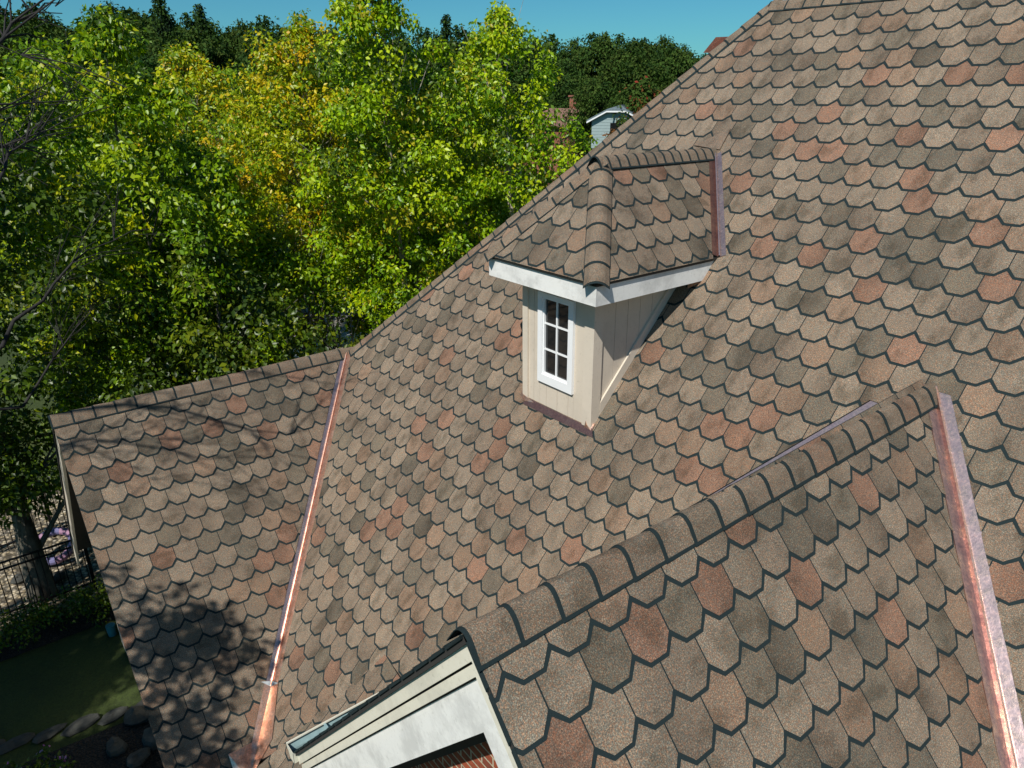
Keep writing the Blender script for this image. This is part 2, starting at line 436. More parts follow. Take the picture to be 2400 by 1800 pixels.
# --- left wing
vly = lambda z: yM(z)
sL = lambda z: (zL - z) / tL / cL
va, vb_ = (yM(zL), 0.0), (yM(EAVE), sL(EAVE))
pa, pb = perp_shift(*va, *vb_, .066)
regL = [(yLf, 0), (va[0] - (pa[0] - va[0]), va[1] - (pa[1] - va[1])), (vb_[0] - (pb[0] - vb_[0]), vb_[1] - (pb[1] - vb_[1])), (yLf, sL(EAVE))]
if regL[2][0] < yLf:                                   # valley meets the rake above the eave
    t = (regL[1][0] - yLf) / (regL[1][0] - regL[2][0]); regL = [regL[0], regL[1], (yLf, regL[1][1] + (regL[2][1] - regL[1][1]) * t)]
slope('wing_roof_slope', house, (xL, 0, zL), Y, DLr, regL, 1.5939, .6173, 'left wing roof slope with tree shadows on it')
slope('wing_roof_slope', house, (xL, 0, zL), Y, DLl, [(yLf, 0), (yM(zL) + .3, 0), (yM(zL) + .3, 4.6), (yLf, 4.6)], .2, .1)
# --- near gable
sF = lambda z: (zF - z) / tF / cF
va, vb_ = (yM(zF), 0.0), (yM(zF - 3.6), sF(zF - 3.6))
pa, pb = perp_shift(*va, *vb_, .112)
regF = [(yFf, 0), (2 * va[0] - pa[0], 2 * va[1] - pa[1]), (2 * vb_[0] - pb[0], 2 * vb_[1] - pb[1]), (yFf, sF(zF - 3.6))]
slope('gable_roof_slope', house, (xF, 0, zF), Y, DFr, regF, 2.0347, .381, 'right slope of the near gable roof, closest shingles')
zFe = zF - 2.72
regFl = [(yFf, 0), (yM(zF), 0), (yM(zFe), sF(zFe)), (yFf, sF(zFe))]
slope('gable_roof_slope', house, (xF, 0, zF), Y, DFl, regFl, 2.09, .381)
# --- folded lower piece of roof left of the near gable
P0 = Vector((-4.83, 2.31, 0)); P0.z = zm + tM * P0.y
P1 = Vector((-5.62, 1.02, 0)); P1.z = zm + tM * P1.y
fd = (P1 - P0).normalized()
from mathutils import Matrix
nN = Matrix.Rotation(math.radians(5), 3, fd) @ nM
if nN.x > 0: nN = Matrix.Rotation(math.radians(-5), 3, fd) @ nM
uN = Z.cross(nN).normalized(); uN = uN if uN.x > 0 else -uN
dN = nN.cross(uN).normalized(); dN = dN if dN.z < 0 else -dN
def toN(p): q = Vector(p) - P0; return (q.dot(uN), q.dot(dN))
fe = toN(P0 + fd * 2.2)
regN = [(0, 0), (.9, 0), (1.1, fe[1]), fe]
slope('folded_roof_slope', house, P0, uN, dN, regN, .05, .06, 'small folded slope beside the white gutter', thick=.02)

# --- ridge and hip caps
cap_row('ridge_cap', house, (xL, yLf, zL + .006), (xL, yM(zL) + .05, zL + .006), DLr, nLr, DLl, nLl, .125, label='ridge caps along the left wing')
cap_row('ridge_cap', house, (xF, yFf, zF + .006), (xF, yM(zF) + .05, zF + .006), DFr, nFr, DFl, nFl, .128, .2045, label='ridge caps along the near gable')
cap_row('ridge_cap', house, (xT + .02, yT, zR + .004), (XR, yT, zR + .004), DM, nM, -DM.reflect(X).reflect(Z) if False else Vector((0, cM, -cM * tM)), plane_n(X, Vector((0, cM, -cM * tM))), .12, label='ridge caps at the top of the main slope')
J = Vector((xH(zL), yM(zL), zL)); T = Vector((xT, yT, zR)); hd = (T - J).normalized()
sM_ = nM.cross(hd); sM_ = sM_ if sM_.dot(V(1, -.3, 0)) > 0 else -sM_
sH_ = nH.cross(hd); sH_ = sH_ if sH_.x < 0 else -sH_
cap_row('hip_cap', house, J, T + hd * .05, sM_, nM, sH_, nH, .098, .203, label='hip caps climbing along the skyline edge')
# small peak poking up behind the hip
pk = J + hd * ((T - J).length * .90) + V(-.10, .03, .085)
mb = MB(); mb.prism([pk + V(-.12, -.04, -.15), pk + V(.14, .06, -.16), pk + V(.07, .02, -.005), pk], V(.02, .9, .05), 0, (.16, .07, .05))
mb.build('rear_dormer_peak', SH, house)

# --- copper valleys
def valley(name, A, B, s1, n1, s2, n2, w1, w2, mats, rib=.026, ribw=.017, label=None, hg=.004, mm=(0, 0, 1, 1, 0, 0, 0)):
    A, B = Vector(A), Vector(B); mb = MB(); d = (B - A).normalized(); n = max(2, int((B - A).length / .25)); up = (n1 + n2).normalized()
    prof = [(s1 * w1 + n1 * (hg + .006), 0), (s1 * w1 + n1 * hg, 0), (s1 * ribw * 1.1 + n1 * hg, 1), (s1 * ribw * .35 + up * (rib + hg), 1), (s2 * ribw * .35 + up * (rib + hg), 0), (s2 * ribw * 1.1 + n2 * hg, 0), (s2 * w2 + n2 * hg, 0), (s2 * w2 + n2 * (hg - .003), 0)]
    for i in range(n):
        a = A + (B - A) * i / n; b = A + (B - A) * (i + 1) / n
        for j in range(len(prof) - 1):
            m_ = mm[j]
            mb.face([a + prof[j][0], a + prof[j + 1][0], b + prof[j + 1][0], b + prof[j][0]], m_)
    return mb.build(name, mats, house, label=label)
VL = lambda z: Vector((xL + (zL - z) / tL, yM(z), z))
VF = lambda z: Vector((xF + (zF - z) / tF, yM(z), z))
VFl = lambda z: Vector((xF - (zF - z) / tF, yM(z), z))
def sides(A, B, na, nb, da, db):
    d = (B - A).normalized(); s1 = na.cross(d); s1 = s1 if s1.dot(da) > 0 else -s1
    s2 = nb.cross(d); s2 = s2 if s2.dot(db) > 0 else -s2
    return s1.normalized(), s2.normalized()
A, B = VL(zL - .03), VL(zL - 2.50)
s1, s2 = sides(A, B, nLr, nM, -Y, X)
valley('valley_flashing', A, B, s1, nLr, s2, nM, .072, .104, [M['copper'], M['copper3'], M['copper2']], mm=(1, 0, 2, 2, 1, 2, 1), label='long copper valley between left wing and main slope')  # bright copper on rib and right flange stands in for sun glare
C_, E_ = VL(zL - 2.50), VL(zL - 2.98)
mb = MB(); RB = lambda x, y, z, n: Vector((x, y, z + Z0)) + n * .017
c1 = C_ + s1 * .080 + nLr * .017 + (A - B).normalized() * .03; kk = RB(-5.71, 1.23, -5.89, nLr); t1 = RB(-5.70, 1.00, -5.87, nLr); t2 = RB(-5.60, 1.00, -6.02, nLr)
c2 = C_ + s2 * .112 + nM * .017 + (A - B).normalized() * .03; lob = RB(-5.53, 1.39, -5.80, nM); en = RB(-5.66, 1.09, -6.13, nM)
Vc, Vm, Ve = [VL(z + Z0) + Z * .026 for z in (-5.58, -5.90, -6.12)]
mb.face([c1, Vc, Vm, kk]); mb.face([Vc, c2, lob, Vm]); mb.face([Vm, lob, en, Ve]); mb.face([kk, Vm, Ve, t2, t1])
mb.build('valley_boot', M['copper2'], house, label='bright copper boot at the foot of the left valley')
mb = MB(); q = C_ + Z * .026 + (A - B).normalized() * .01
pts = [q + s1 * .10 + nLr * .0, q + (A - B).normalized() * .02, q + s2 * .10, q - (A - B).normalized() * .03]
mb.prism(pts, Z * .006); mb.build('sealant_patch', M['solder'], house)
A, B = VF(zF - .02), VF(zF - 3.5)
s1, s2 = sides(A, B, nFr, nM, -Y, X)
valley('valley_flashing', A, B, s1, nFr, s2, nM, .122, .092, [M['copper'], M['copper3'], M['copper2']], .03, .02, mm=(1, 0, 1, 2, 2, 0, 1), label='broad copper valley right of the near gable')  # rib top and main-slope side coloured bright to imitate sun on metal
A, B = VFl(zF - .08), VFl(zFe + .02)
s1, s2 = sides(A, B, nFl, nM, -Y, -X)
mb = MB()
for i in range(8):
    a = A + (B - A) * i / 8; b = A + (B - A) * (i + 1) / 8; w0 = .13
    mb.face([a + nM * .0005, a + s2 * w0 + nM * .0005, b + s2 * .13 + nM * .0005, b + nM * .0005])
mb.build('valley_flashing', [M['copper'], M['metal']], house, label='pale copper strip behind the near gable ridge')

# --- rake boards, gutters, walls of near gable
def rake_piece(mb, xr, zr, t, side, a, b, y0, y1, length, mat_=0, a_end=None):
    k = math.hypot(1, t)
    pts = [(xr, y0, zr - a * k), (xr + side * length, y0, zr - a * k - length * t), (xr + side * length, y0, zr - b * k - length * t), (xr, y0, zr - b * k)]
    mb.prism(pts, (0, y1 - y0, 0), mat_)
GL = (zF - zFe) / tF
rf = house
for side, LL in ((-1, GL), (1, 3.4)):
    mb = MB(); rake_piece(mb, xF, zF, tF, side, .003, .030, yFf + .004, yFf + .10, LL + .02, 0)
    # ragged layered shingle ends
    k = math.hypot(1, tF)
    for i in range(int(LL / .13)):
        x0 = xF + side * (i * .13 + .02); x1 = x0 + side * .115; dz = rnd.uniform(.004, .012)
        mb.prism([(x0, yFf - .012 - rnd.uniform(0, .006), zF - abs(x0 - xF) * tF + dz * .3), (x1, yFf - .012, zF - abs(x1 - xF) * tF + dz * .3), (x1, yFf - .012, zF - abs(x1 - xF) * tF - .016), (x0, yFf - .012, zF - abs(x0 - xF) * tF - .014)], (0, .02, 0), 1)
    mb.build('shingle_edge', [M['metal'], M['band']], house)
    mb = MB(); rake_piece(mb, xF, zF, tF, side, .032, .094, yFf + .020, yFf + .10, LL, 0)
    mb.build('crown_trim', M['cream'], house)
    mb = MB(); rake_piece(mb, xF, zF, tF, side, .104, .150, yFf + .036, yFf + .10, LL, 0)
    mb.build('rake_moulding', M['cream'], house)
    mb = MB(); rake_piece(mb, xF, zF, tF, side, .094, .104, yFf + .062, yFf + .10, LL, 0); rake_piece(mb, xF, zF, tF, side, .150, .160, yFf + .068, yFf + .10, LL, 0)
    mb.build('trim_groove', M['frieze'], house)
    mb = MB(); rake_piece(mb, xF, zF, tF, side, .160, .350, yFf + .066, yFf + .10, LL, 0)
    mb.build('rake_fascia', M['white'], house, label='wide weathered white fascia board' if side < 0 else None)
    mb = MB(); rake_piece(mb, xF, zF, tF, side, .330, .345, yFf + .10, yFf + .46, LL, 0)
    mb.build('rake_soffit', M['cream'], house)
    mb = MB(); rake_piece(mb, xF, zF, tF, side, .346, .46, yFf + .425, yFf + .449, min(LL, 2.6) - .25, 0)
    mb.build('frieze_board', M['frieze'], house)
wy = yFf + .45; k = math.hypot(1, tF); wx = 2.05
mb = MB(); ztop = zF - .30 * k; mb.prism([(xF - wx, wy, 0), (xF + 3.1, wy, 0), (xF + 3.1, wy, ztop - 3.1 * tF), (xF, wy, ztop), (xF - wx, wy, ztop - wx * tF)], (0, .2, 0))
mb.box(xF - wx, xF - wx + .2, wy + .2, 5.5, 0, ztop - wx * tF - .1)
mb.build('brick_wall', M['brick'], house, label='red brick gable wall under the white fascia')
# gutter along the left eave of the near gable
gx = xF - GL; gz = zFe - .005
mb = MB(); y0, y1 = yFf - .015, yFf + 1.75
prof = [(.0, .0), (.0, -.105), (-.075, -.11), (-.095, -.06), (-.125, -.035), (-.128, .0), (-.112, .004), (-.110, -.005)]
for j in range(len(prof) - 1):
    a, b = prof[j], prof[j + 1]; mb.face([(gx + a[0], y0, gz + a[1]), (gx + b[0], y0, gz + b[1]), (gx + b[0], y1, gz + b[1]), (gx + a[0], y1, gz + a[1])], 0)
inn = [(-.004, -.002), (-.004, -.100), (-.073, -.104), (-.090, -.058), (-.120, -.033), (-.123, -.003)]
for j in range(len(inn) - 1):
    a, b = inn[j], inn[j + 1]; mb.face([(gx + a[0], y0 + .004, gz + a[1]), (gx + b[0], y0 + .004, gz + b[1]), (gx + b[0], y1, gz + b[1]), (gx + a[0], y1, gz + a[1])], 1)
mb.prism([(gx + a, y0, gz + b) for a, b in prof[:6]], (0, .003, 0), 0)
gut = mb.build('gutter', [M['gutter'], M['gutter_shade']], house, label='cream gutter on the near gable eave')
for yy in (yFf + .28, yFf + .9):
    mb = MB(); mb.box(gx - .125, gx, yy, yy + .02, gz - .006, gz - .001); mb.build('gutter_bracket', M['gutter_shade'], house)
mb = MB(); mb.box(gx - .002, gx + .12, yFf + .05, yFf + .12, gz - .33, gz - .02); mb.build('eave_return', M['cream'], house)

# --- left wing gable trims and walls
for side in (1, -1):
    mb = MB(); rake_piece(mb, xL, zL, tL, side, .003, .028, yLf + .004, yLf + .06, 3.15, 0); mb.build('shingle_edge', M['metal'], house)
    mb = MB(); rake_piece(mb, xL, zL, tL, side, .028, .19, yLf + .015, yLf + .045, 3.12, 0); mb.build('rake_board', M['tan2'], house)
k = math.hypot(1, tL); wy = .80
mb = MB()
xx = xL - 3.3
while xx < xL + 2.75:
    x1 = xx + .196; zt = lambda x: zL - .06 * k - abs(x - xL) * tL
    pts = [(xx, wy, 0), (x1, wy, 0), (x1, wy, zt(x1))]
    if xx < xL < x1: pts.append((xL, wy, zt(xL)))
    pts.append((xx, wy, zt(xx))); mb.prism(pts, (0, .03, 0), 0); xx += .20
mb.prism([(xL - 3.3, wy + .012, 0), (xL + 2.75, wy + .012, 0), (xL + 2.75, wy + .012, zL - .2 - 2.75 * tL), (xL, wy + .012, zL - .2), (xL - 3.3, wy + .012, zL - .2 - 3.3 * tL)], (0, .15, 0), 1)
mb.box(xL - 3.3, xL - 3.15, wy + .16, 7.0, 0, zL - 3.3 * tL - .15, 0)
mb.build('wing_wall', [M['tan'], M['shadegroove']], house, label='beige vertical board wall under the left rake')
mb = MB(); mb.box(-5.3, XR - .2, 1.30, 1.45, 0, EAVE - .05); mb.box(XR - .3, XR - .15, 1.4, yT + 6, 0, EAVE - .1); mb.box(xT - 4.6, XR, yT + 5.6, yT + 5.75, 0, EAVE - .2); mb.box(xH(EAVE) + .3, xH(EAVE) + .45, 4.0, yT + 5.5, 0, EAVE - .1)
mb.prism([(XR - .2, yM(EAVE) + .3, EAVE - .2), (XR - .2, yT, zR - .1), (XR - .2, yT + 6, EAVE - .2)], (.1, 0, 0))
mb.build('house_wall', M['tan'], house)

# ================================================================== DORMER
tD = (zD - zE) / aD; tDf = (zD - zE) / (yP - yE)
cD = 1 / math.hypot(1, tD); cDf = 1 / math.hypot(1, tDf)
DDr = V(cD, 0, -cD * tD); DDl = V(-cD, 0, -cD * tD); DDf = V(0, -cDf, -cDf * tDf)
nDr = plane_n(Y, DDr); nDl = plane_n(Y, DDl); nDf = plane_n(X, DDf)
dormer = MB()
zb = zE - hf; zw = zm + tM * yW
# wall core
dormer.prism([(xD - bD + .03, yW + .02, zw - .2), (xD + bD - .03, yW + .02, zw - .2), (xD + bD - .03, yW + .02, zE - .01), (xD - bD + .03, yW + .02, zE - .01)], (0, .03, 0), 1)
for sx in (-1, 1):
    xw = xD + sx * (bD - .02)
    dormer.prism([(xw, yW + .02, zw - .05), (xw, yW + .02, zE - .01), (xw, yM(zE) + .05, zE - .01)], (-sx * .03, 0, 0), 1)
# front boards around the window (window hole x -.235..+.225)
wxa, wxb, wz0, wz1 = xD - .246, xD + .226, zb - .957, zb - .095
def fboard(x0, x1, z0, z1): dormer.box(x0, x1, yW, yW + .02, z0, z1, 0)
gr = [xD - bD + .012, xD - .325, wxa + .01]
fboard(xD - bD + .05, xD - .328, zw - .03, zE - .01); fboard(xD - .324, wxa - .001, zw - .03, zE - .01)
for x0, x1 in ((wxa + .001, xD - .148), (xD - .144, xD + .005), (xD + .009, xD + .155), (xD + .159, wxb - .001)):
    fboard(x0, x1, zw - .03, wz0 - .001)
fboard(wxa + .001, wxb - .001, wz1 + .001, zE - .01)
fboard(wxb + .001, xD + .352, zw - .03, zE - .01)
# side boards
for sx in (-1, 1):
    y = yW + .10
    while y < yM(zE):
        y1 = min(y + .150, yM(zE)); z0 = zm + tM * y + .01; z1 = zm + tM * y1 + .01; xx = xD + sx * bD
        if z0 < zE - .02:
            dormer.prism([(xx, y, z0), (xx, y1, min(z1, zE - .012)), (xx, y1, zE - .01), (xx, y, zE - .01)], (-sx * .02, 0, 0), 0)
        y += .154
dm = dormer.build('dormer', [M['tan'], M['shadegroove']], house, label='small beige dormer with its own hipped shingle roof')
# corner boards
for sx in (-1, 1):
    mb = MB(); xx = xD + sx * bD
    xa, xb = sorted((xx + sx * .018, xx - sx * (.098 if sx > 0 else .055)))
    mb.prism([(xa, yW - .018, zw - .055), (xb, yW - .018, zw - .055), (xb, yW - .018, zE - .012), (xa, yW - .018, zE - .012)], (0, .017, 0))
    xa, xb = sorted((xx + sx * .018, xx + sx * .001))
    mb.prism([(xa, yW - .001, zw - .04), (xa, yW + .088, zw + .088 * tM - .04), (xa, yW + .088, zE - .012), (xa, yW - .001, zE - .012)], (xb - xa, 0, 0))
    mb.build('corner_board', M['tan2'], dm)
    mb = MB(); xs = xx + sx * .002; y1 = yM(zb) + .1; k = math.hypot(1, tM)
    h = .085
    mb.prism([(xs, yW + .09, zw + .09 * tM + .004), (xs, y1, zm + tM * y1 + .004), (xs, y1, zm + tM * y1 + h * k), (xs, yW + .09, zw + .09 * tM + h * k)], (sx * .018, 0, 0))
    mb.build('skirt_board', M['tan2'], dm)
# fascia
mb = MB(); i_ = .012
mb.box(xD - aD + i_, xD + aD - i_, yE + i_, yE + i_ + .02, zb, zE - .008)
mb.build('front_fascia', M['white'], dm, label='white fascia board above the dormer window')
for sx in (-1, 1):
    mb = MB(); xo = xD + sx * (aD - i_)
    y0 = yE + i_ + .021; mb.prism([(xo, y0, zb), (xo, yM(zb) - .005, zb), (xo, yM(zE) - .005, zE - .008), (xo, y0, zE - .008)], (-sx * .02, 0, 0))
    mb.build('side_fascia', M['white'], dm)
mb = MB(); mb.box(xD - aD + .033, xD + aD - .033, yE + .033, yM(zb) + .15, zb + .012, zb + .02); mb.build('soffit', M['cream'], dm)
mb = MB()
mb.box(xD - aD - .004, xD + aD + .004, yE - .004, yE + .01, zE - .030, zE - .004)
for sx in (-1, 1):
    xa, xb = sorted((xD + sx * (aD + .004), xD + sx * (aD - .010))); mb.box(xa, xb, yE + .01, yM(zE) - .02, zE - .030, zE - .004)
mb.build('drip_edge', M['metal'], dm)
# copper flashings
mb = MB()
q0 = MP(xD - .425, 0); yf = 4.094
a = Vector((xD - .43, yf, zm + tM * yf)) + nM * .014; b = Vector((xD + .545, yf, zm + tM * yf)) + nM * .014
c = Vector((xD + .49, yf + .048, zm + tM * (yf + .048))) + nM * .018; d = Vector((xD - .40, yf + .048, zm + tM * (yf + .048))) + nM * .018
mb.prism([a, b, c, d], nM * -.003)
mb.build('apron_flashing', M['copper3'], dm, label='dark copper apron strip below the dormer')
mb = MB()
mb.prism([Vector((xD - .50, yW - .03, zw + .01)), Vector((xD - .44, yW - .045, zw - .02)), Vector((xD - .30, yW - .03, zw + .0)), Vector((xD - .47, yW - .022, zw + .03)), Vector((xD - .50, yW + .02, zw + .10))], V(0, .004, .002))
mb.build('corner_flashing', M['copper2'], dm, label='bright copper tab at the left dormer foot'); mb = MB()
mb.prism([Vector((xD + .40, yW - .03, zw - .02)), Vector((xD + .50, yW - .035, zw - .015)), Vector((xD + .49, yW + .02, zw + .05)), Vector((xD + .43, yW - .022, zw + .02)), Vector((xD + .415, yW - .024, zw + .06))], V(0, .004, .002))
mb.build('corner_flashing', M['copper2'], dm, label='bright copper tab at the right dormer foot')
mb = MB(); yy = yM(zb)
mb.prism([(xD + aD - .16, yy - .015, zb + .02), (xD + aD - .02, yy - .03, zb - .02), (xD + aD - .10, yy - .09, zb - .075)], nM * .006); mb.build('kickout_flashing', M['copper2'], dm)
# dormer roof
vR = aD / cD; ym1 = yM(zD); ym0 = yM(zE)
vt_, vb2 = (ym1, 0.0), (ym0, vR)
# right slope: hip edge from (yP,0) to (yE,vR), valley from (ym1,0) to (ym0,vR)
ll = math.hypot(ym0 - ym1, vR); of = .075
regDr = [(yP, 0), (ym1 - of * ll / vR, 0), (ym0 - of * ll / vR, vR + .012), (yE, vR + .012)]
def dslope(nm, U, D, reg, O, u0, v0, lab=None): return slope(nm, dm, O, U, D, reg, u0, v0, lab, thick=.015)
dslope('dormer_roof_slope', Y, DDr, regDr, (xD, 0, zD), 4.873 - 0 * TW, .196)
dslope('dormer_roof_slope', Y, DDl, regDr, (xD, 0, zD), 4.79, .196)
vF_ = (yP - yE) / cDf
dslope('dormer_roof_slope', X, DDf, [(xD, 0), (xD + aD, vF_ + .012), (xD - aD, vF_ + .012)], (0, yP, zD), -4.865 - TW * 1.5 + TW * .5, .608 - 3 * TE + TE * 0)
hr = (V(xD, yP, zD) - V(xD + aD, yE, zE)).normalized(); hl = (V(xD, yP, zD) - V(xD - aD, yE, zE)).normalized()
PP = V(xD, yP, zD + .006)
for sx, hh_, DD, nn in ((1, hr, DDr, nDr), (-1, hl, DDl, nDl)):
    sA = nn.cross(hh_); sA = sA if sA.dot(Y) > 0 else -sA
    sB = nDf.cross(hh_); sB = sB if sB.dot(X) * sx < 0 else -sB
    e_ = V(xD + sx * aD, yE, zE + .002) - hh_ * .0
    cap_row('dormer_hip_cap', dm, e_, PP, sA, nn, sB, nDf, .108, .197, sdark=.008)
cap_row('dormer_ridge_cap', dm, PP - Y * .07 + Z * .012, V(xD, ym1 + .02, zD + .012), DDr, nDr, DDl, nDl, .115, .118, sdark=.014)
A, B = V(xD, ym1, zD), V(xD + aD, ym0, zE)
s1, s2 = sides(A, B, nDr, nM, -Y, X)
mbp = house
A2 = A + (B - A) * .05; B2 = B + (B - A).normalized() * .02
o = valley('valley_flashing', A2, B2, s1, nDr, s2, nM, .085, .072, [M['copper'], M['copper3'], M['copper2']], .024, .018, hg=.0115, mm=(1, 1, 1, 0, 1, 0, 1), label='short dark copper valley right of the dormer')
mb = MB(); q = V(xD, ym1, zD)
mb.prism([q + X * .07 + nM * .012, q - X * .26 - DM * .03 + nM * .012, q + X * .05 - DM * .25 + nM * .012], nM * .010, 0, (.19, .15, .115)); mb.build('ridge_end_shingle', SH, dm)
# window
win = MB()
fy0, fy1 = yW - .028, yW + .03; fw_ = .062
win.box(wxa, wxa + fw_, fy0, fy1, wz0, wz1); win.box(wxb - fw_, wxb, fy0, fy1, wz0, wz1)
win.box(wxa + fw_, wxb - fw_, fy0, fy1, wz0, wz0 + fw_ + .02); win.box(wxa + fw_, wxb - fw_, fy0, fy1, wz1 - .04, wz1)
w_ = win.build('window', M['vinyl'], dm, label='white framed six pane dormer window')
w_.parent = house; w_.location = -house.location
ix0, ix1, iz0, iz1 = wxa + fw_, wxb - fw_, wz0 + fw_ + .02, wz1 - .04
mb = MB(); s_ = .016
for a in ((ix0, ix0 + s_, iz0, iz1), (ix1 - s_, ix1, iz0, iz1), (ix0 + s_, ix1 - s_, iz0, iz0 + s_), (ix0 + s_, ix1 - s_, iz1 - s_, iz1)): mb.box(a[0], a[1], yW - .014, yW + .012, a[2], a[3])
mb.build('sash', M['vinyl'], w_)
mb = MB(); cx = (ix0 + ix1) / 2
mb.box(cx - .008, cx + .008, yW - .006, yW + .006, iz0 + s_, iz1 - s_)
hz_ = (iz1 - iz0) / 3
for q in (1, 2):
    for x0, x1 in ((ix0 + s_, cx - .008), (cx + .008, ix1 - s_)): mb.box(x0, x1, yW - .005, yW + .005, iz0 + q * hz_ - .008, iz0 + q * hz_ + .008)
mb.build('glazing_bar', M['vinyl'], w_)
mb = MB(); mb.box(ix0 + .002, ix1 - .002, yW + .007, yW + .011, iz0 + .002, iz1 - .002); mb.build('glass', M['glass'], w_)

# ================================================================== CAMERA
f_, yaw, pit, rol = 1692.54, 51.69722, 22.04347, -.41811
ya, pi_, ro = map(math.radians, (yaw, pit, rol))
fw = V(-math.sin(ya) * math.cos(pi_), math.cos(ya) * math.cos(pi_), -math.sin(pi_))
r0_ = V(math.cos(ya), math.sin(ya), 0); u0_ = r0_.cross(fw)
rr = r0_ * math.cos(ro) + u0_ * math.sin(ro); uu = -r0_ * math.sin(ro) + u0_ * math.cos(ro)
cam = bpy.data.cameras.new('camera'); co = bpy.data.objects.new('camera', cam); COL.objects.link(co)
mw = Matrix((( rr.x, uu.x, -fw.x, 0), (rr.y, uu.y, -fw.y, 0), (rr.z, uu.z, -fw.z, Z0), (0, 0, 0, 1)))
co.matrix_world = mw
cam.sensor_width = 36; cam.lens = f_ / 2400 * 36; cam.clip_end = 3000; cam.clip_start = .05
sc.camera = co
# ground position in the direction of a bearing (tangent of the angle off the view axis) at a distance
fh = V(-math.sin(ya), math.cos(ya), 0)
def at(px, D):
    return (fh + r0_ * ((px - 1200) / f_ * math.cos(pi_))).normalized() * D
def hz(y, D):     # height reached at distance D by a line of sight rising to y
    return Z0 + D * math.tan(math.atan((900 - y) / f_) - pi_)

# ================================================================== LIGHT
saz, sel = math.radians(-63.9), math.radians(49.3)
sd = V(math.cos(saz) * math.cos(sel), math.sin(saz) * math.cos(sel), math.sin(sel))   # towards the sun
sun = bpy.data.lights.new('sun', 'SUN'); sun.energy = 4.9; sun.angle = math.radians(.5); sun.color = (1, .96, .89)
so = bpy.data.objects.new('sun', sun); COL.objects.link(so); so.rotation_euler = (-sd).to_track_quat('-Z', 'Y').to_euler(); so.location = (0, 0, 30)
wd = bpy.data.worlds.new('World'); sc.world = wd; wd.use_nodes = True
nt = wd.node_tree; bg = nt.nodes['Background']
sk = nt.nodes.new('ShaderNodeTexSky'); sk.sky_type = 'NISHITA'; sk.sun_disc = False; sk.sun_elevation = sel
sk.sun_rotation = math.atan2(sd.x, sd.y); sk.air_density = 1.0; sk.dust_density = .25; sk.ozone_density = 1.0; sk.altitude = 200
tm = nt.nodes.new('ShaderNodeMix'); tm.data_type = 'RGBA'; tm.blend_type = 'MULTIPLY'; tm.inputs[0].default_value = 1; tm.inputs[7].default_value = (.33, .90, 1.12, 1)
nt.links.new(sk.outputs[0], tm.inputs[6]); nt.links.new(tm.outputs[2], bg.inputs[0]); bg.inputs[1].default_value = .066
sc.view_settings.view_transform = 'Standard'; sc.view_settings.look = 'None'; sc.view_settings.exposure = 0; sc.view_settings.gamma = 1
sc.cycles.max_bounces = 6; sc.cycles.transparent_max_bounces = 4

# ================================================================== GROUND
def sheet(name, pts, z, m, kind='structure'):
    mb = MB(); mb.face([(a, b, z) for a, b in pts]); o = mb.build(name, m); o['kind'] = kind; return o
def ground():
    n = 60; R = 420; mb = MB(); xs = np.sign(np.linspace(-1, 1, n)) * np.abs(np.linspace(-1, 1, n)) ** 1.8 * R
    def h(x, y):
        d = math.hypot(x, y)
        return -.02 if d < 60 else min(14, (d - 60) * .03) * (0.6 + .4 * math.sin(x * .02 + 1) * math.cos(y * .017)) - .02
    for i in range(n - 1):
        for j in range(n - 1):
            mb.face([(xs[i], xs[j], h(xs[i], xs[j])), (xs[i + 1], xs[j], h(xs[i + 1], xs[j])), (xs[i + 1], xs[j + 1], h(xs[i + 1], xs[j + 1])), (xs[i], xs[j + 1], h(xs[i], xs[j + 1]))])
    o = mb.build('ground', M['grass'], smooth=True); o['kind'] = 'structure'
ground()
sheet('gravel_path', [(-18.5, -4.5), (-14.2, -4.0), (-13.15, -2), (-13.0, 1.3), (-14.5, 2.0), (-17.6, 2.2), (-19, 0)], .004, M['gravel'])
sheet('planting_bed', [(-10.9, -3.2), (-9.9, -1.2), (-9.7, 1.2), (-8, 1.6), (-5, .8), (-4.5, -4)], .004, M['mulch'])
sheet('hedge_bed', [(-13.2, -4), (-12.4, -4), (-12.3, 1.5), (-13.0, 1.5)], .004, M['mulch'])
sheet('patio', [tuple((at(620, 27))[:2]), tuple((at(720, 24.5))[:2]), tuple((at(900, 27))[:2]), tuple((at(860, 34))[:2]), tuple((at(660, 35))[:2])], .004, M['paving'])

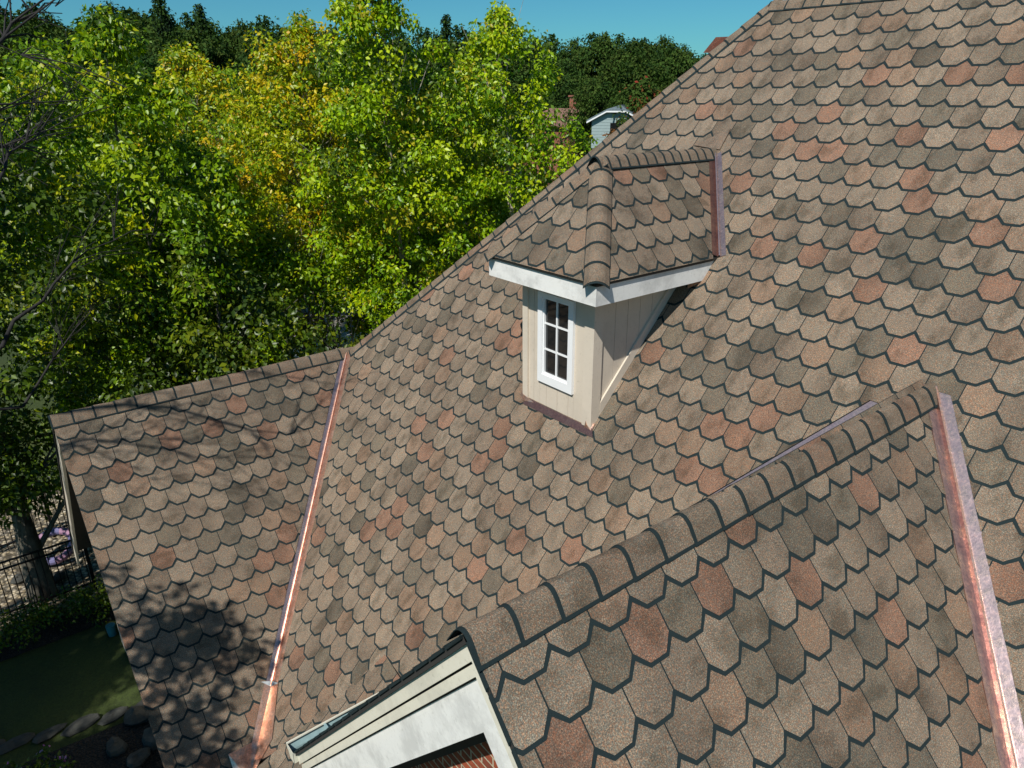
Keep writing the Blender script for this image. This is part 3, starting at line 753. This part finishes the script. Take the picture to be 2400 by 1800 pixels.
# ================================================================== FOLIAGE
def leaves(name, centres, spread, per, size, pal, parent, m, seed, droop=.0, flat=.75, sizevar=.35, upbias=.55):
    """centres (n,3); per leaves round each; one mesh of folded leaf blades"""
    g = np.random.default_rng(seed); n = len(centres); tot = n * per
    c = np.repeat(centres, per, 0)
    d = g.normal(size=(tot, 3)); d /= np.linalg.norm(d, axis=1)[:, None]
    rad = (g.random(tot) ** .45)[:, None]
    sp = np.repeat(spread, per)[:, None] if hasattr(spread, '__len__') else spread
    off = d * rad * sp * np.array([1, 1, flat]); c = c + off; c[:, 2] -= droop * (off[:, 0] ** 2 + off[:, 1] ** 2) / (np.ravel(sp) + 1e-6)
    ax = g.normal(size=(tot, 3)) * np.array([1, 1, .6]) * .8 + np.array([0, 0, -.8]) + d * .4
    ax /= np.linalg.norm(ax, axis=1)[:, None]
    nr = g.normal(size=(tot, 3)) * .8 + np.array([.33, -.68, .87]) * upbias * 1.9 + d * .3
    sdv = np.cross(ax, nr); sdv /= (np.linalg.norm(sdv, axis=1)[:, None] + 1e-9); nr = np.cross(sdv, ax)
    L = (size * (1 + g.uniform(-sizevar, sizevar, tot)))[:, None]; W = L * g.uniform(.25, .34, tot)[:, None]
    a = c; t = c + ax * L; mid = c + ax * L * .42 
    l = mid + sdv * W + nr * W * .35; r = mid - sdv * W + nr * W * .35
    v = np.stack([a, l, t, r], 1).reshape(-1, 3)
    i4 = np.arange(tot) * 4
    f = np.stack([i4, i4 + 1, i4 + 2, i4, i4 + 2, i4 + 3], 1).ravel()
    me = bpy.data.meshes.new(name); me.vertices.add(len(v)); me.vertices.foreach_set('co', v.astype(np.float32).ravel())
    me.loops.add(len(f)); me.loops.foreach_set('vertex_index', f.astype(np.int32))
    me.polygons.add(tot * 2); me.polygons.foreach_set('loop_start', (np.arange(tot * 2) * 3).astype(np.int32))
    me.update(calc_edges=True)
    pal = np.array(pal); wts = pal[:, 3] / pal[:, 3].sum()
    ci = g.choice(len(pal), n, p=wts); cl = np.repeat(ci, per)
    sw = g.random(tot) < .35; cl = np.where(sw, g.choice(len(pal), tot, p=wts), cl)
    cc = pal[cl, :3] * (1 + g.uniform(-.22, .22, tot))[:, None]
    cc = np.concatenate([cc, np.ones((tot, 1))], 1); cc = np.repeat(cc, 6, 0).astype(np.float32)
    at_ = me.color_attributes.new('tint', 'FLOAT_COLOR', 'CORNER'); at_.data.foreach_set('color', cc.ravel())
    me.materials.append(m); me.validate()
    o = bpy.data.objects.new(name, me); COL.objects.link(o)
    if parent: o.parent = parent
    return o
GREEN = [(.19, .31, .003, 4), (.12, .23, .003, 3), (.30, .40, .003, 3), (.45, .47, .004, 1.3), (.05, .11, .003, 1.5)]
LIME = [(.26, .40, .003, 4), (.40, .50, .003, 3), (.13, .25, .003, 2.5), (.38, .34, .012, 1.2), (.07, .12, .008, 1)]
GOLD = [(.52, .42, .004, 2.4), (.34, .40, .003, 4), (.60, .38, .006, 1.0), (.16, .27, .003, 3)]
DARK = [(.060, .110, .005, 3), (.09, .15, .005, 3), (.030, .060, .004, 2), (.16, .20, .006, 1)]
FAR = [(.035, .075, .014, 3), (.050, .098, .016, 3), (.070, .115, .020, 2), (.022, .050, .012, 1.5)]
def tree(name, pos, H, R, zc, n_cl, per, leafsize, pal, label, cat='tree', group=None, seed=1, bark='birch', lean=(0, 0), spread=.42, trunk_r=.11, shape=.8, lm='leaf', limbs=26, stems=1, kindcone=False):
    g = random.Random(seed); pos = Vector(pos)
    root = empty(name, pos, label, cat, group)
    cz = [];
    ph = [g.uniform(0, 6.28) for _ in range(4)]
    def rad(t, a):
        base = (math.sin(PI * min(1, max(0, t)) ** shape)) ** .62 if not kindcone else (1 - t) ** .85 * (1 if t > .04 else .5)
        return R * base * (1 + .22 * math.sin(2 * a + ph[0] + 5 * t) + .16 * math.sin(3 * a + ph[1] - 7 * t) + .10 * math.sin(5 * a + ph[2] + 11 * t))
    while len(cz) < n_cl:
        t = g.random(); a = g.uniform(0, 2 * PI); q = g.random() ** .5
        if g.random() > .35 + .65 * (rad(t, a) / R): continue
        r_ = rad(t, a) * q; z = zc + (H - zc) * t
        cz.append((lean[0] * t + r_ * math.cos(a), lean[1] * t + r_ * math.sin(a), z + g.uniform(-.2, .2)))
    cz.append((lean[0], lean[1], H + .05))
    arr = np.array(cz)
    crown = leaves('crown', arr, spread * np.array([g.uniform(.7, 1.25) for _ in cz]), per, leafsize, pal, root, M[lm], seed, droop=.35)
    mb = MB()
    for s in range(stems):
        sx, sy = (g.uniform(-.5, .5), g.uniform(-.5, .5)) if s else (0, 0)
        path = []; rad_ = []
        K = 9
        for i in range(K + 1):
            t = i / K; path.append((lean[0] * max(0, t * 1.2 - .2) + sx * (1 + 2 * t) * .6 + .10 * math.sin(3 * t + ph[3] + s), lean[1] * max(0, t * 1.2 - .2) + sy * (1 + 2 * t) * .6 + .10 * math.cos(4 * t + ph[2]), t * H * (.96 - .08 * s)))
            rad_.append(max(.012, trunk_r * (1 - t * .92) * (1.25 if i == 0 else 1)))
        mb.tube(path, rad_, 8)
        for _ in range(limbs // stems):
            c = Vector(g.choice(cz)); t0 = max(.08, min(.85, (c.z - g.uniform(.6, 2.0)) / H)); i = int(t0 * K); fr = t0 * K - i
            p0 = Vector(path[i]).lerp(Vector(path[min(K, i + 1)]), fr); md = p0.lerp(c, .5) + V(0, 0, -.12 + g.uniform(-.15, .1)) + V(g.uniform(-.15, .15), g.uniform(-.15, .15), 0)
            r1 = max(.008, trunk_r * .34 * (1 - t0 * .6)); mb.tube([p0, md, c], [r1, r1 * .62, .006], 5, cap=False)
            for _q in range(2):
                e = c + V(g.uniform(-.5, .5), g.uniform(-.5, .5), g.uniform(-.3, .35)); mb.tube([md, (md + e) / 2 + V(0, 0, .06), e], [r1 * .4, r1 * .25, .004], 4, cap=False)
    tr = mb.build('trunk', M[bark], None, smooth=True); tr.parent = root
    return root
def copy_tree(o, loc, rz, s, label=None):
    r = o.copy(); COL.objects.link(r); r.location = loc; r.rotation_euler = (0, 0, rz); r.scale = s
    if label: r['label'] = label
    for ch in o.children:
        c = ch.copy(); COL.objects.link(c); c.parent = r
    return r
#   bearing, distance, skyline, radius, crown foot, clusters, palette ...
def T(px, D, y, **k):
    p = at(px, D); H = hz(y, D); return (p.x, p.y, 0), H
near = [
 ('birch_tree', 1205, 17.0, 25, 2.25, 2.3, 330, LIME, 'lime green birch nearest the main roof hip'),
 ('birch_tree', 935, 16.0, -75, 1.75, 2.6, 330, LIME, 'tallest green birch, rising past the top of the picture in the middle'),
 ('golden_tree', 690, 18.5, 62, 2.5, 4.0, 330, GOLD, 'orange and yellow tinged tree left of the tallest birch'),
 ('golden_tree', 500, 23.0, 120, 2.6, 3.2, 250, GOLD, 'yellowing tree further back, left of the orange tinged tree'),
 ('leafy_tree', 235, 15.0, 62, 2.2, 2.4, 330, GREEN, 'broad yellow green tree at upper left below the skyline pines'),
 ('leafy_tree', 1050, 20.0, 240, 2.4, 2.2, 250, GREEN, 'rounded green tree filling the gap between the two tall birches'),
 ('leafy_tree', 800, 21.5, 170, 2.2, 4.4, 250, LIME, 'light green tree between the orange tinged tree and the tallest birch'),
 ('leafy_tree', 400, 16.0, 330, 2.1, 2.0, 270, GREEN, 'dense green tree in front of the yellowing tree'),
]
for i, (nm, px, D, y, R, zc, ncl, pal, lab) in enumerate(near):
    p, H = T(px, D, y)
    tree(nm, p, H, R, zc, int(ncl * 1.15), 100, .098, pal, lab, spread=.34, seed=20 + i, bark='birch' if 'birch' in nm else 'bark', lean=(nrg.uniform(-.5, .5), nrg.uniform(-.5, .5)))
p, H = T(430, 13.0, 560); tree('leafy_tree', p, H, 1.9, 1.5, 210, 100, .105, DARK + [(.12, .15, .012, 2)], 'low dark green tree above the ridge of the left wing', seed=41, bark='bark')
p, H = T(555, 12.6, 745); tree('round_leaved_bush', p, H, .95, 1.4, 50, 70, .12, LIME, 'bright bush with round leaves just over the left wing ridge', cat='bush', seed=42, bark='bark', spread=.36)
p, H = T(760, 15.5, 560); tree('leaning_birch', p, H, .9, 4.3, 50, 90, .10, GREEN, 'pale trunked birch leaning left beside the patio', seed=43, stems=2, lean=(-1.6, -1.0), trunk_r=.13)
tree('leafy_tree', (-13.9, -.12, 0), 10.6, 2.1, 1.9, 280, 100, .105, DARK, 'dark leafy tree with a sunlit trunk beside the iron fence', seed=44, bark='bark', trunk_r=.2)
p, H = T(110, 20, 120); tree('leafy_tree', p, H, 2.6, 2.0, 230, 100, .12, GREEN, 'green tree behind the dark tree at the left edge', seed=45, bark='bark')
p, H = T(300, 24, 700); tree('leafy_tree', p, H, 3.0, .6, 170, 90, .15, DARK, 'low dark thicket tree behind the left wing ridge', seed=46, bark='bark')
p, H = T(620, 30, 420); tree('leafy_tree', p, H, 3.4, 1.8, 190, 90, .17, DARK, 'shaded tree standing beyond the patio', seed=47, bark='bark', spread=.6)
p, H = T(930, 30, 380); tree('leafy_tree', p, H, 3.4, 1.4, 190, 90, .17, DARK, 'shaded tree behind the tallest birch', seed=48, bark='bark', spread=.6)
p, H = T(330, 32, 230); tree('leafy_tree', p, H, 3.6, 2, 190, 90, .18, DARK, 'shaded tree behind the broad yellow green tree', seed=49, bark='bark', spread=.6)
p, H = T(1210, 27, 420); tree('leafy_tree', p, H, 3.0, 1.4, 170, 90, .17, DARK, 'shaded tree behind the birch nearest the roof', seed=50, bark='bark', spread=.6)

for i_b, (px, D, hgt, R, lab) in enumerate(((15, 17.0, 3.4, 1.5, 'dark bush at the left edge behind the gravel'), (105, 18.5, 3.2, 1.4, 'dark bush behind the inflatable ring and the tall fence'))):
    p = at(px, D); tree('bush', (p.x, p.y, 0), hgt, R, .2, 70, 90, .10, DARK, lab, cat='bush', seed=80 + i_b, bark='bark', spread=.36, limbs=8, trunk_r=.05)
# --- tree behind the viewer's left shoulder: throws the leaf and branch shadows on the left wing
shade = empty('overhanging_tree', (-8.0, -5.8, 0), 'dark bare limbed tree reaching in at the left edge', 'tree')
def Lpt(y, s): return Vector((xL + s * cL, y, zL - s * cL * tL))
mb = MB()
tp = [V(-8.0, -5.8, 0), V(-8.1, -5.7, 3), V(-7.9, -5.6, 6), V(-8.2, -5.4, 9), V(-7.9, -5.3, 11.0), V(-7.8, -5.1, 12.5)]
mb.tube(tp, [.3, .24, .2, .15, .1, .05], 9)
cl_pts = []
def limb(p0, p1, r, sub=7, g=rnd, leafy=False):
    p0, p1 = Vector(p0), Vector(p1); d = p1 - p0; path = [p0]
    for i in range(1, 7):
        t = i / 6; path.append(p0 + d * t + V(g.uniform(-.09, .09), g.uniform(-.09, .09), g.uniform(-.07, .07) + .25 * math.sin(PI * t)) * min(1, d.length / 3))
    mb.tube(path, [r * (1 - .13 * i) for i in range(7)], 6, cap=False)
    for k in range(sub):
        i = g.randint(2, 6); q = path[i]; e = q + (d.normalized() * .7 + V(g.uniform(-.8, .8), g.uniform(-.8, .8), g.uniform(-.5, .7))) * g.uniform(.35, .95)
        mb.tube([q, (q + e) / 2 + V(0, 0, .05), e], [r * .32, r * .2, .004], 4, cap=False)
        for _ in range(2):
            e2 = e + V(g.uniform(-.4, .4), g.uniform(-.4, .4), g.uniform(-.3, .3)); mb.tube([(q + e) / 2, (e + e2) / 2, e2], [r * .16, r * .1, .003], 4, cap=False)
    return path
# branch whose shadow crosses the upper part of the left wing
for (ya_, sa), (yb_, sb), t0, r in (((.10, -.22), (2.75, .95), 5.0, .036), ((.0, .15), (1.9, 1.0), 4.9, .024), ((.7, -.35), (3.6, .42), 5.2, .020), ((-.15, .35), (1.5, .62), 4.8, .018), ((-.1, .0), (1.2, .9), 5.0, .016)):
    a = Lpt(ya_, sa) + sd * t0; b = Lpt(yb_, sb) + sd * (t0 - .3); limb(a, b, r, 16)
    q_ = Lpt(-1.2, -.6) + sd * t0; mb.tube([tp[3], q_, a], [.05, .035, r], 6, cap=False)
# leaf masses whose shadows lie on the lower part of the left wing
for (y, s, t, n) in ((.75, 2.25, 6.4, 4), (1.15, 2.45, 6.2, 5), (.70, 2.75, 6.0, 5), (1.0, 2.95, 6.1, 5), (1.32, 2.9, 6.0, 3), (.65, 3.3, 5.8, 4), (.95, 3.55, 5.8, 3), (.6, 2.0, 6.6, 2), (.62, 3.8, 5.6, 3), (1.0, 4.05, 5.5, 3)):
    for _ in range(n):
        c = Lpt(y + rnd.uniform(-.34, .34), s + rnd.uniform(-.3, .3)) + sd * (t + rnd.uniform(-.4, .4)); cl_pts.append(tuple(c))
    c = Lpt(y, s) + sd * t; mb.tube([tp[2], (tp[2] + c) / 2 + V(0, 0, .2), c], [.03, .02, .006], 5, cap=False)
g_ = random.Random(5)
for _ in range(150):                                   # rest of the crown, shading the lawn
    a = g_.uniform(0, 6.28); q = g_.random() ** .5; cl_pts.append((-7.6 + 2.9 * q * math.cos(a), -6.3 + 2.4 * q * math.sin(a), g_.uniform(6, 11.5)))
# dark limbs reaching in from the left edge of the view
for px0, y0, px1, y1, D, r in ((-160, 700, 190, 520, 11.0, 0.028), (-150, 820, 150, 640, 11.6, 0.019), (-140, 260, 120, 60, 8.0, 0.033), (-160, 120, 170, -60, 8.4, 0.028), (-150, 470, 60, 300, 7.8, 0.022), (-120, 330, 60, 330, 8.5, 0.028)):
    a = at(px0, D); a.z = hz(y0, D); b = at(px1, D + .8); b.z = hz(y1, D + .8)
    limb(a, b, r, 11); q_ = V(-11.6, -3.3, 4.2 + (a.z - 4) * .5); mb.tube([q_, (q_ + a) / 2 + V(-.3, -.2, .2), a], [.06, .045, r], 6, cap=False)
mb.tube([tp[1], V(-10, -4.5, 3.6), V(-11.6, -3.3, 4.2), V(-11.7, -3.2, 9.0)], [.16, .13, .11, .06], 7, cap=False)
lo = mb.build('trunk', M['darkbark'], shade, smooth=True)
cr = leaves('crown', np.array(cl_pts), .24, 44, .10, DARK, None, M['leaf'], 77, droop=.3); cr.parent = shade; cr.location = -shade.location
# more trees outside the view, added towards the sun to shade lawn and bed
tree('leafy_tree', (-8.2, -8.6, 0), 11.5, 3.0, 3.2, 260, 100, .15, DARK, 'large unseen tree added on the sunny side to shade the lawn', seed=62, bark='bark', spread=.6)

tree('leafy_tree', (-5.2, -7.7, 0), 10.8, 2.7, 3.0, 240, 100, .15, DARK, 'unseen tree added behind the viewer to shade the planting bed', seed=63, bark='bark', spread=.6)
# ================================================================== YARD OBJECTS
def fence(x0, y0, x1, y1, h, label, seed):
    f0 = empty('iron_fence', (x0, y0, 0), label, 'fence'); d = V(x1 - x0, y1 - y0, 0); L = d.length; d.normalize(); s = d.cross(Z)
    mb = MB(); n = int(L / .105)
    for i in range(n + 1):
        p = d * (i * .105); mb.prism([p + s * .008 + d * .008, p - s * .008 + d * .008, p - s * .008 - d * .008, p + s * .008 - d * .008], (0, 0, h))
    o = mb.build('pickets', M['iron'], None); o.parent = f0
    for zz_ in (.14, h - .16, h - .03):
        mb = MB(); mb.prism([s * .014 + Z * zz_, -s * .014 + Z * zz_, -s * .014 + Z * (zz_ + .03), s * .014 + Z * (zz_ + .03)], d * L); o = mb.build('rail', M['iron'], None); o.parent = f0
    for t in (0, L / 2, L):
        mb = MB(); p = d * t; mb.prism([p + s * .028 + d * .028, p - s * .028 + d * .028, p - s * .028 - d * .028, p + s * .028 - d * .028], (0, 0, h + .06)); o = mb.build('post', M['iron'], None); o.parent = f0
fence(-13.45, -3.4, -13.45, .75, 1.15, 'black iron picket fence in front of the sunlit gravel', 1)
fence(-15.9, -.9, -15.9, 1.75, 1.25, 'taller black iron fence section behind the inflatable ring', 2)
p, H = T(620, 26, 690); q, _ = T(700, 26, 690); fence(p[0], p[1], q[0], q[1], 1.2, 'dark fence section seen through the branches behind the bright bush', 3)
# inflatable ring
def torus(R, r, c, ax, n=28, m=10, f=None):
    mb = MB(); ax = Vector(ax).normalized(); a = ax.cross(Z).normalized(); b = ax.cross(a)
    P_ = lambda i, j: Vector(c) + (a * math.cos(2 * PI * i / n) + b * math.sin(2 * PI * i / n)) * (R + r * math.cos(2 * PI * j / m)) + ax * r * math.sin(2 * PI * j / m)
    for i in range(n):
        for j in range(m): mb.face([P_(i, j), P_(i + 1, j), P_(i + 1, j + 1), P_(i, j + 1)], 0 if (i // 4) % 2 else 1)
    return mb
ring = torus(.33, .075, (0, 0, .26), (.45, -.2, .85)).build('swim_ring', [M['ringa'], M['ringb']], smooth=True)
ring.location = (-14.95, .35, .05); tag(ring, 'lilac and pink inflatable swim ring lying on the gravel behind the fence', 'swim ring')
def blob(mb, c, r, seed, sq=(1, 1, .6), n=10, m=7, matx=0):
    g = random.Random(seed); ph = [g.uniform(0, 6) for _ in range(4)]
    def P_(i, j):
        a = 2 * PI * i / n; b = PI * j / m - PI / 2
        k = r * (1 + .16 * math.sin(2 * a + ph[0] + b) + .12 * math.cos(3 * a + ph[1]) * math.cos(b) + .08 * math.sin(4 * b + ph[2]))
        return Vector(c) + V(k * math.cos(b) * math.cos(a) * sq[0], k * math.cos(b) * math.sin(a) * sq[1], k * math.sin(b) * sq[2])
    for i in range(n):
        for j in range(m): mb.face([P_(i, j), P_(i + 1, j), P_(i + 1, j + 1), P_(i, j + 1)], matx)
rocks = [(-9.3, .25, .15, 'pale oval boulder lying alone in the dark planting bed'), (-8.9, .45, .15, 'greenish round boulder beside the pale one in the planting bed'), (-9.7, .6, .17, 'grey boulder at the back of the planting bed near the house wall'), (-8.45, .42, .2, 'small sunlit boulder close to the roof rake'),
         (-8.1, .35, .18, 'small boulder lowest beside the roof rake'), (-9.1, .75, .2, 'flat stone against the wall in the planting bed'), (-14.2, .2, .17, 'grey stone on the gravel next to the fence post'), (-14.6, -.35, .13, 'small stone in shade beside the tree trunk')]
for i, (x, y, r, lab) in enumerate(rocks):
    mb = MB(); blob(mb, (0, 0, r * .35), r, 100 + i); o = mb.build('boulder', M['stone'], smooth=True); o.location = (x, y, 0); tag(o, lab, 'rock')
for i in range(11):
    mb = MB(); r = rnd.uniform(.12, .18); blob(mb, (0, 0, r * .1), r, 130 + i, (.85, 1.7, .3)); o = mb.build('edging_stone', M['stone'], smooth=True)
    t = i / 10; o.location = (-9.75 - 1.15 * t, 1.15 - 4.0 * t, 0); tag(o, 'flat grey stone in the edging row between lawn and planting bed', 'edging stone', 'edging stones along the planting bed')
# hedge and flowers
hc = np.array([(rnd.uniform(-13.15, -12.35), rnd.uniform(-4, 1.3), rnd.uniform(.1, .42)) for _ in range(150)])
h = leaves('hedge', hc, .2, 70, .055, DARK, None, M['leaf'], 90); tag(h, 'low dark hedge between the iron fence and the lawn', 'hedge')
fl = empty('flowering_plant', (-9.2, -.75, 0), 'dark clump with small purple flowers in the planting bed', 'plant')
fc = np.array([(rnd.uniform(-.45, .45), rnd.uniform(-.4, .4), rnd.uniform(.05, .3)) for _ in range(26)])
leaves('foliage', fc, .16, 50, .06, DARK, fl, M['leaf'], 91)
o = leaves('flowers', fc[:14] + np.array([0, 0, .15]), .12, 5, .05, [(.30, .08, .42, 1), (.42, .2, .5, 1)], fl, M['leaf'], 92); o['kind'] = 'stuff'
# small teal bucket by the wall
mb = MB(); mb.tube([(0, 0, 0), (0, 0, .2)], [.06, .075], 12); o = mb.build('watering_bucket', M['tealp'], smooth=True); o.location = (-11.9, .72, 0); tag(o, 'teal bucket on the lawn against the beige wall', 'bucket')
# pool and umbrella beyond the ridge
pp_ = at(690, 21.7)
pl = empty('swimming_pool', (pp_.x, pp_.y, 0), 'bright blue pool glimpsed between leaves over the left wing ridge', 'pool')
mb = MB(); mb.box(-2.4, 2.4, -1.3, 1.3, .02, .45); o = mb.build('basin', M['cloth'], None); o.parent = pl
mb = MB(); mb.box(-2.3, 2.3, -1.2, 1.2, .451, .47); o = mb.build('water', M['blue'], None); o.parent = pl
for px, D, lab in ((735, 19.4, 'white patio umbrella seen through the leaves left of the hip'), (838, 19.9, 'white patio umbrella half hidden just above the hip caps')):
    q = at(px, D); um = empty('patio_umbrella', (q.x, q.y, 0), lab, 'umbrella', 'patio umbrellas'); mb = MB()
    for k_ in range(8):
        a, b = 2 * PI * k_ / 8, 2 * PI * (k_ + 1) / 8; mb.face([(0, 0, 2.35), (1.3 * math.cos(a), 1.3 * math.sin(a), 1.9), (1.3 * math.cos(b), 1.3 * math.sin(b), 1.9)])
    o = mb.build('canopy', M['cloth'], None); o.parent = um
    mb = MB(); mb.tube([(0, 0, 0), (0, 0, 2.3)], [.03, .03], 8); o = mb.build('pole', M['iron'], None); o.parent = um
    mb = MB(); mb.tube([(0, 0, .005), (0, 0, .08)], [.28, .25], 14); o = mb.build('base', M['stone'], None); o.parent = um

# ================================================================== FAR HOUSES
def far_house(px, D, w, dp, wallh, rh, rot, wm, rm, label, chimney=False):
    p = at(px, D); r = empty('far_house', (p.x, p.y, 0), label, 'house'); r.rotation_euler = (0, 0, rot)
    def part(mb, nm, m): o = mb.build(nm, m, None); o.parent = r; return o
    mb = MB(); jz = wallh + rh * .62
    gp = [(-w, -dp, 0), (w, -dp, 0), (w, -dp, wallh), (w * .38, -dp, jz), (-w * .38, -dp, jz), (-w, -dp, wallh)]
    mb.prism(gp, (0, 2 * dp, 0))
    for k_ in range(int(wallh / .35) + 5):
        z = 2 + k_ * .22
        if z < wallh: mb.box(-w - .01, w + .01, -dp - .015, -dp - .001, z, z + .03)
    part(mb, 'wall', wm)
    rt = wallh + rh; mb = MB(); o_ = .35
    for s in (-1, 1):
        mb.prism([(s * (w + o_), -dp - o_, wallh - .2), (s * (w + o_), dp + o_, wallh - .2), (0, dp - 1.2, rt), (0, -dp + 1.2, rt), (s * w * .38, -dp - o_, jz + .05)], (0, 0, .12))
    mb.prism([(-w * .38, -dp - o_, jz + .05), (w * .38, -dp - o_, jz + .05), (0, -dp + 1.2, rt)], (0, 0, .12))
    rf_ = part(mb, 'roof', rm)
    mb = MB()
    for s in (-1, 1): mb.prism([(s * (w + o_), -dp - o_ - .02, wallh - .2), (s * w * .38, -dp - o_ - .02, jz + .05), (s * w * .38, -dp - o_ - .02, jz - .06), (s * (w + o_), -dp - o_ - .02, wallh - .32)], (0, .05, 0))
    mb.box(-w * .38, w * .38, -dp - o_ - .02, -dp - o_ + .03, jz - .06, jz + .05)
    part(mb, 'gable_trim', M['cloth'])
    mb = MB(); mb.box(-.5, .5, -dp - .03, -dp - .001, wallh - 1.4, wallh - .3); part(mb, 'window', M['glass'])
    if chimney:
        mb = MB(); mb.box(.6, 1.4, -.5, .3, wallh, rt + 1.1); mb.box(.5, 1.5, -.6, .4, rt + 1.1, rt + 1.25); c = mb.build('chimney', M['brick'], None); c.parent = rf_
    return r
th = math.atan2(fh.y, fh.x) - PI / 2
far_house(1472, 64, 2.0, 3, hz(277, 64) , hz(250, 64) - hz(277, 64), th - .35, M['sidingblue'], M['roofgrey'], 'pale blue sided house with grey roof beside the hip')
far_house(1335, 72, 2.3, 3.5, hz(290, 72), hz(258, 72) - hz(290, 72), th + .7, M['brick'], M['roofbrown'], 'brick house with a chimney behind the birch nearest the roof', True)

# ================================================================== FAR TREES
p1 = tree('far_tree', (0, 300, 0), 15, 4.6, 2.0, 150, 60, .42, FAR, 'dark green broadleaf tree standing in the distant treeline', group='broadleaf trees of the distant treeline', seed=70, bark='darkbark', spread=1.0, trunk_r=.3, shape=.75, lm='leaf_far', limbs=8)
p2 = tree('far_tree', (20, 300, 0), 15, 5.2, 2.5, 150, 60, .42, FAR + [(.06, .09, .018, 2)], 'dark green broadleaf tree standing in the distant treeline', group='broadleaf trees of the distant treeline', seed=71, bark='darkbark', spread=1.1, trunk_r=.3, shape=.9, lm='leaf_far', limbs=8)
p3 = tree('pine_tree', (40, 300, 0), 17, 3.0, 2.5, 150, 60, .34, FAR[:2] + [(.014, .032, .014, 3)], 'dark pine rising above the distant treeline', group='pines above the distant treeline', seed=72, bark='darkbark', spread=.8, trunk_r=.25, kindcone=True, lm='leaf_far', limbs=8)
sky_y = [(-250, 40), (0, 40), (120, 45), (230, 62), (280, 40), (330, 30), (400, 42), (480, 52), (560, 62), (640, 55), (700, 70), (760, 78), (830, 88), (900, 90), (1000, 80), (1080, 72), (1150, 82), (1230, 90), (1300, 88), (1380, 90), (1450, 92), (1520, 92), (1580, 102), (1640, 128), (1700, 140), (1800, 150), (1950, 150), (2200, 150)]
used = [False, False]; g = random.Random(3)
def gh(x, y):
    d = math.hypot(x, y); return 0 if d < 60 else min(14, (d - 60) * .03) * (0.6 + .4 * math.sin(x * .02 + 1) * math.cos(y * .017)) - .1
idx = 0
for row, (D0, dy) in enumerate(((112, 0), (96, 26), (84, 60), (70, 100))):
    for k_ in range(len(sky_y) * 2 - 1):
        i = k_ // 2; a = sky_y[i]; b = sky_y[min(i + 1, len(sky_y) - 1)]; t = .5 * (k_ % 2)
        px = a[0] + (b[0] - a[0]) * t + g.uniform(-12, 12); y = a[1] + (b[1] - a[1]) * t + dy + g.uniform(-8, 14)
        if row and g.random() < .35: continue
        D = D0 + g.uniform(-5, 5); q = at(px, D); gz_ = gh(q.x, q.y); H = hz(y, D) - gz_
        if H < 4: continue
        src = (p1, p2)[idx % 2]; s = H / 15; w_s = s * g.uniform(.85, 1.15)
        if idx < 2: src.location = (q.x, q.y, gz_); src.rotation_euler = (0, 0, g.uniform(0, 6)); src.scale = (w_s, w_s, s)
        else: copy_tree(src, (q.x, q.y, gz_), g.uniform(0, 6), (w_s, w_s, s))
        idx += 1
for i, (px, y) in enumerate(((415, 0), (502, 28), (1056, 42))):
    D = 100; q = at(px, D); gz_ = gh(q.x, q.y); H = hz(y, D) - gz_; s = H / 17
    o = p3 if i == 0 else copy_tree(p3, (0, 0, 0), 0, (1, 1, 1)); o.location = (q.x, q.y, gz_); o.scale = (s * .8, s * .8, s); o.rotation_euler = (0, 0, i)
p, H = T(1512, 62, 200); RED = [(.30, .05, .03, 1), (.16, .07, .02, 2), (.05, .09, .015, 5)]
tree('red_tipped_tree', p, H, 2.4, 1.5, 100, 70, .3, RED, 'tree turning red beside the roof hip in front of the far wood', seed=73, bark='darkbark', spread=.7, lm='leaf_far', trunk_r=.2)
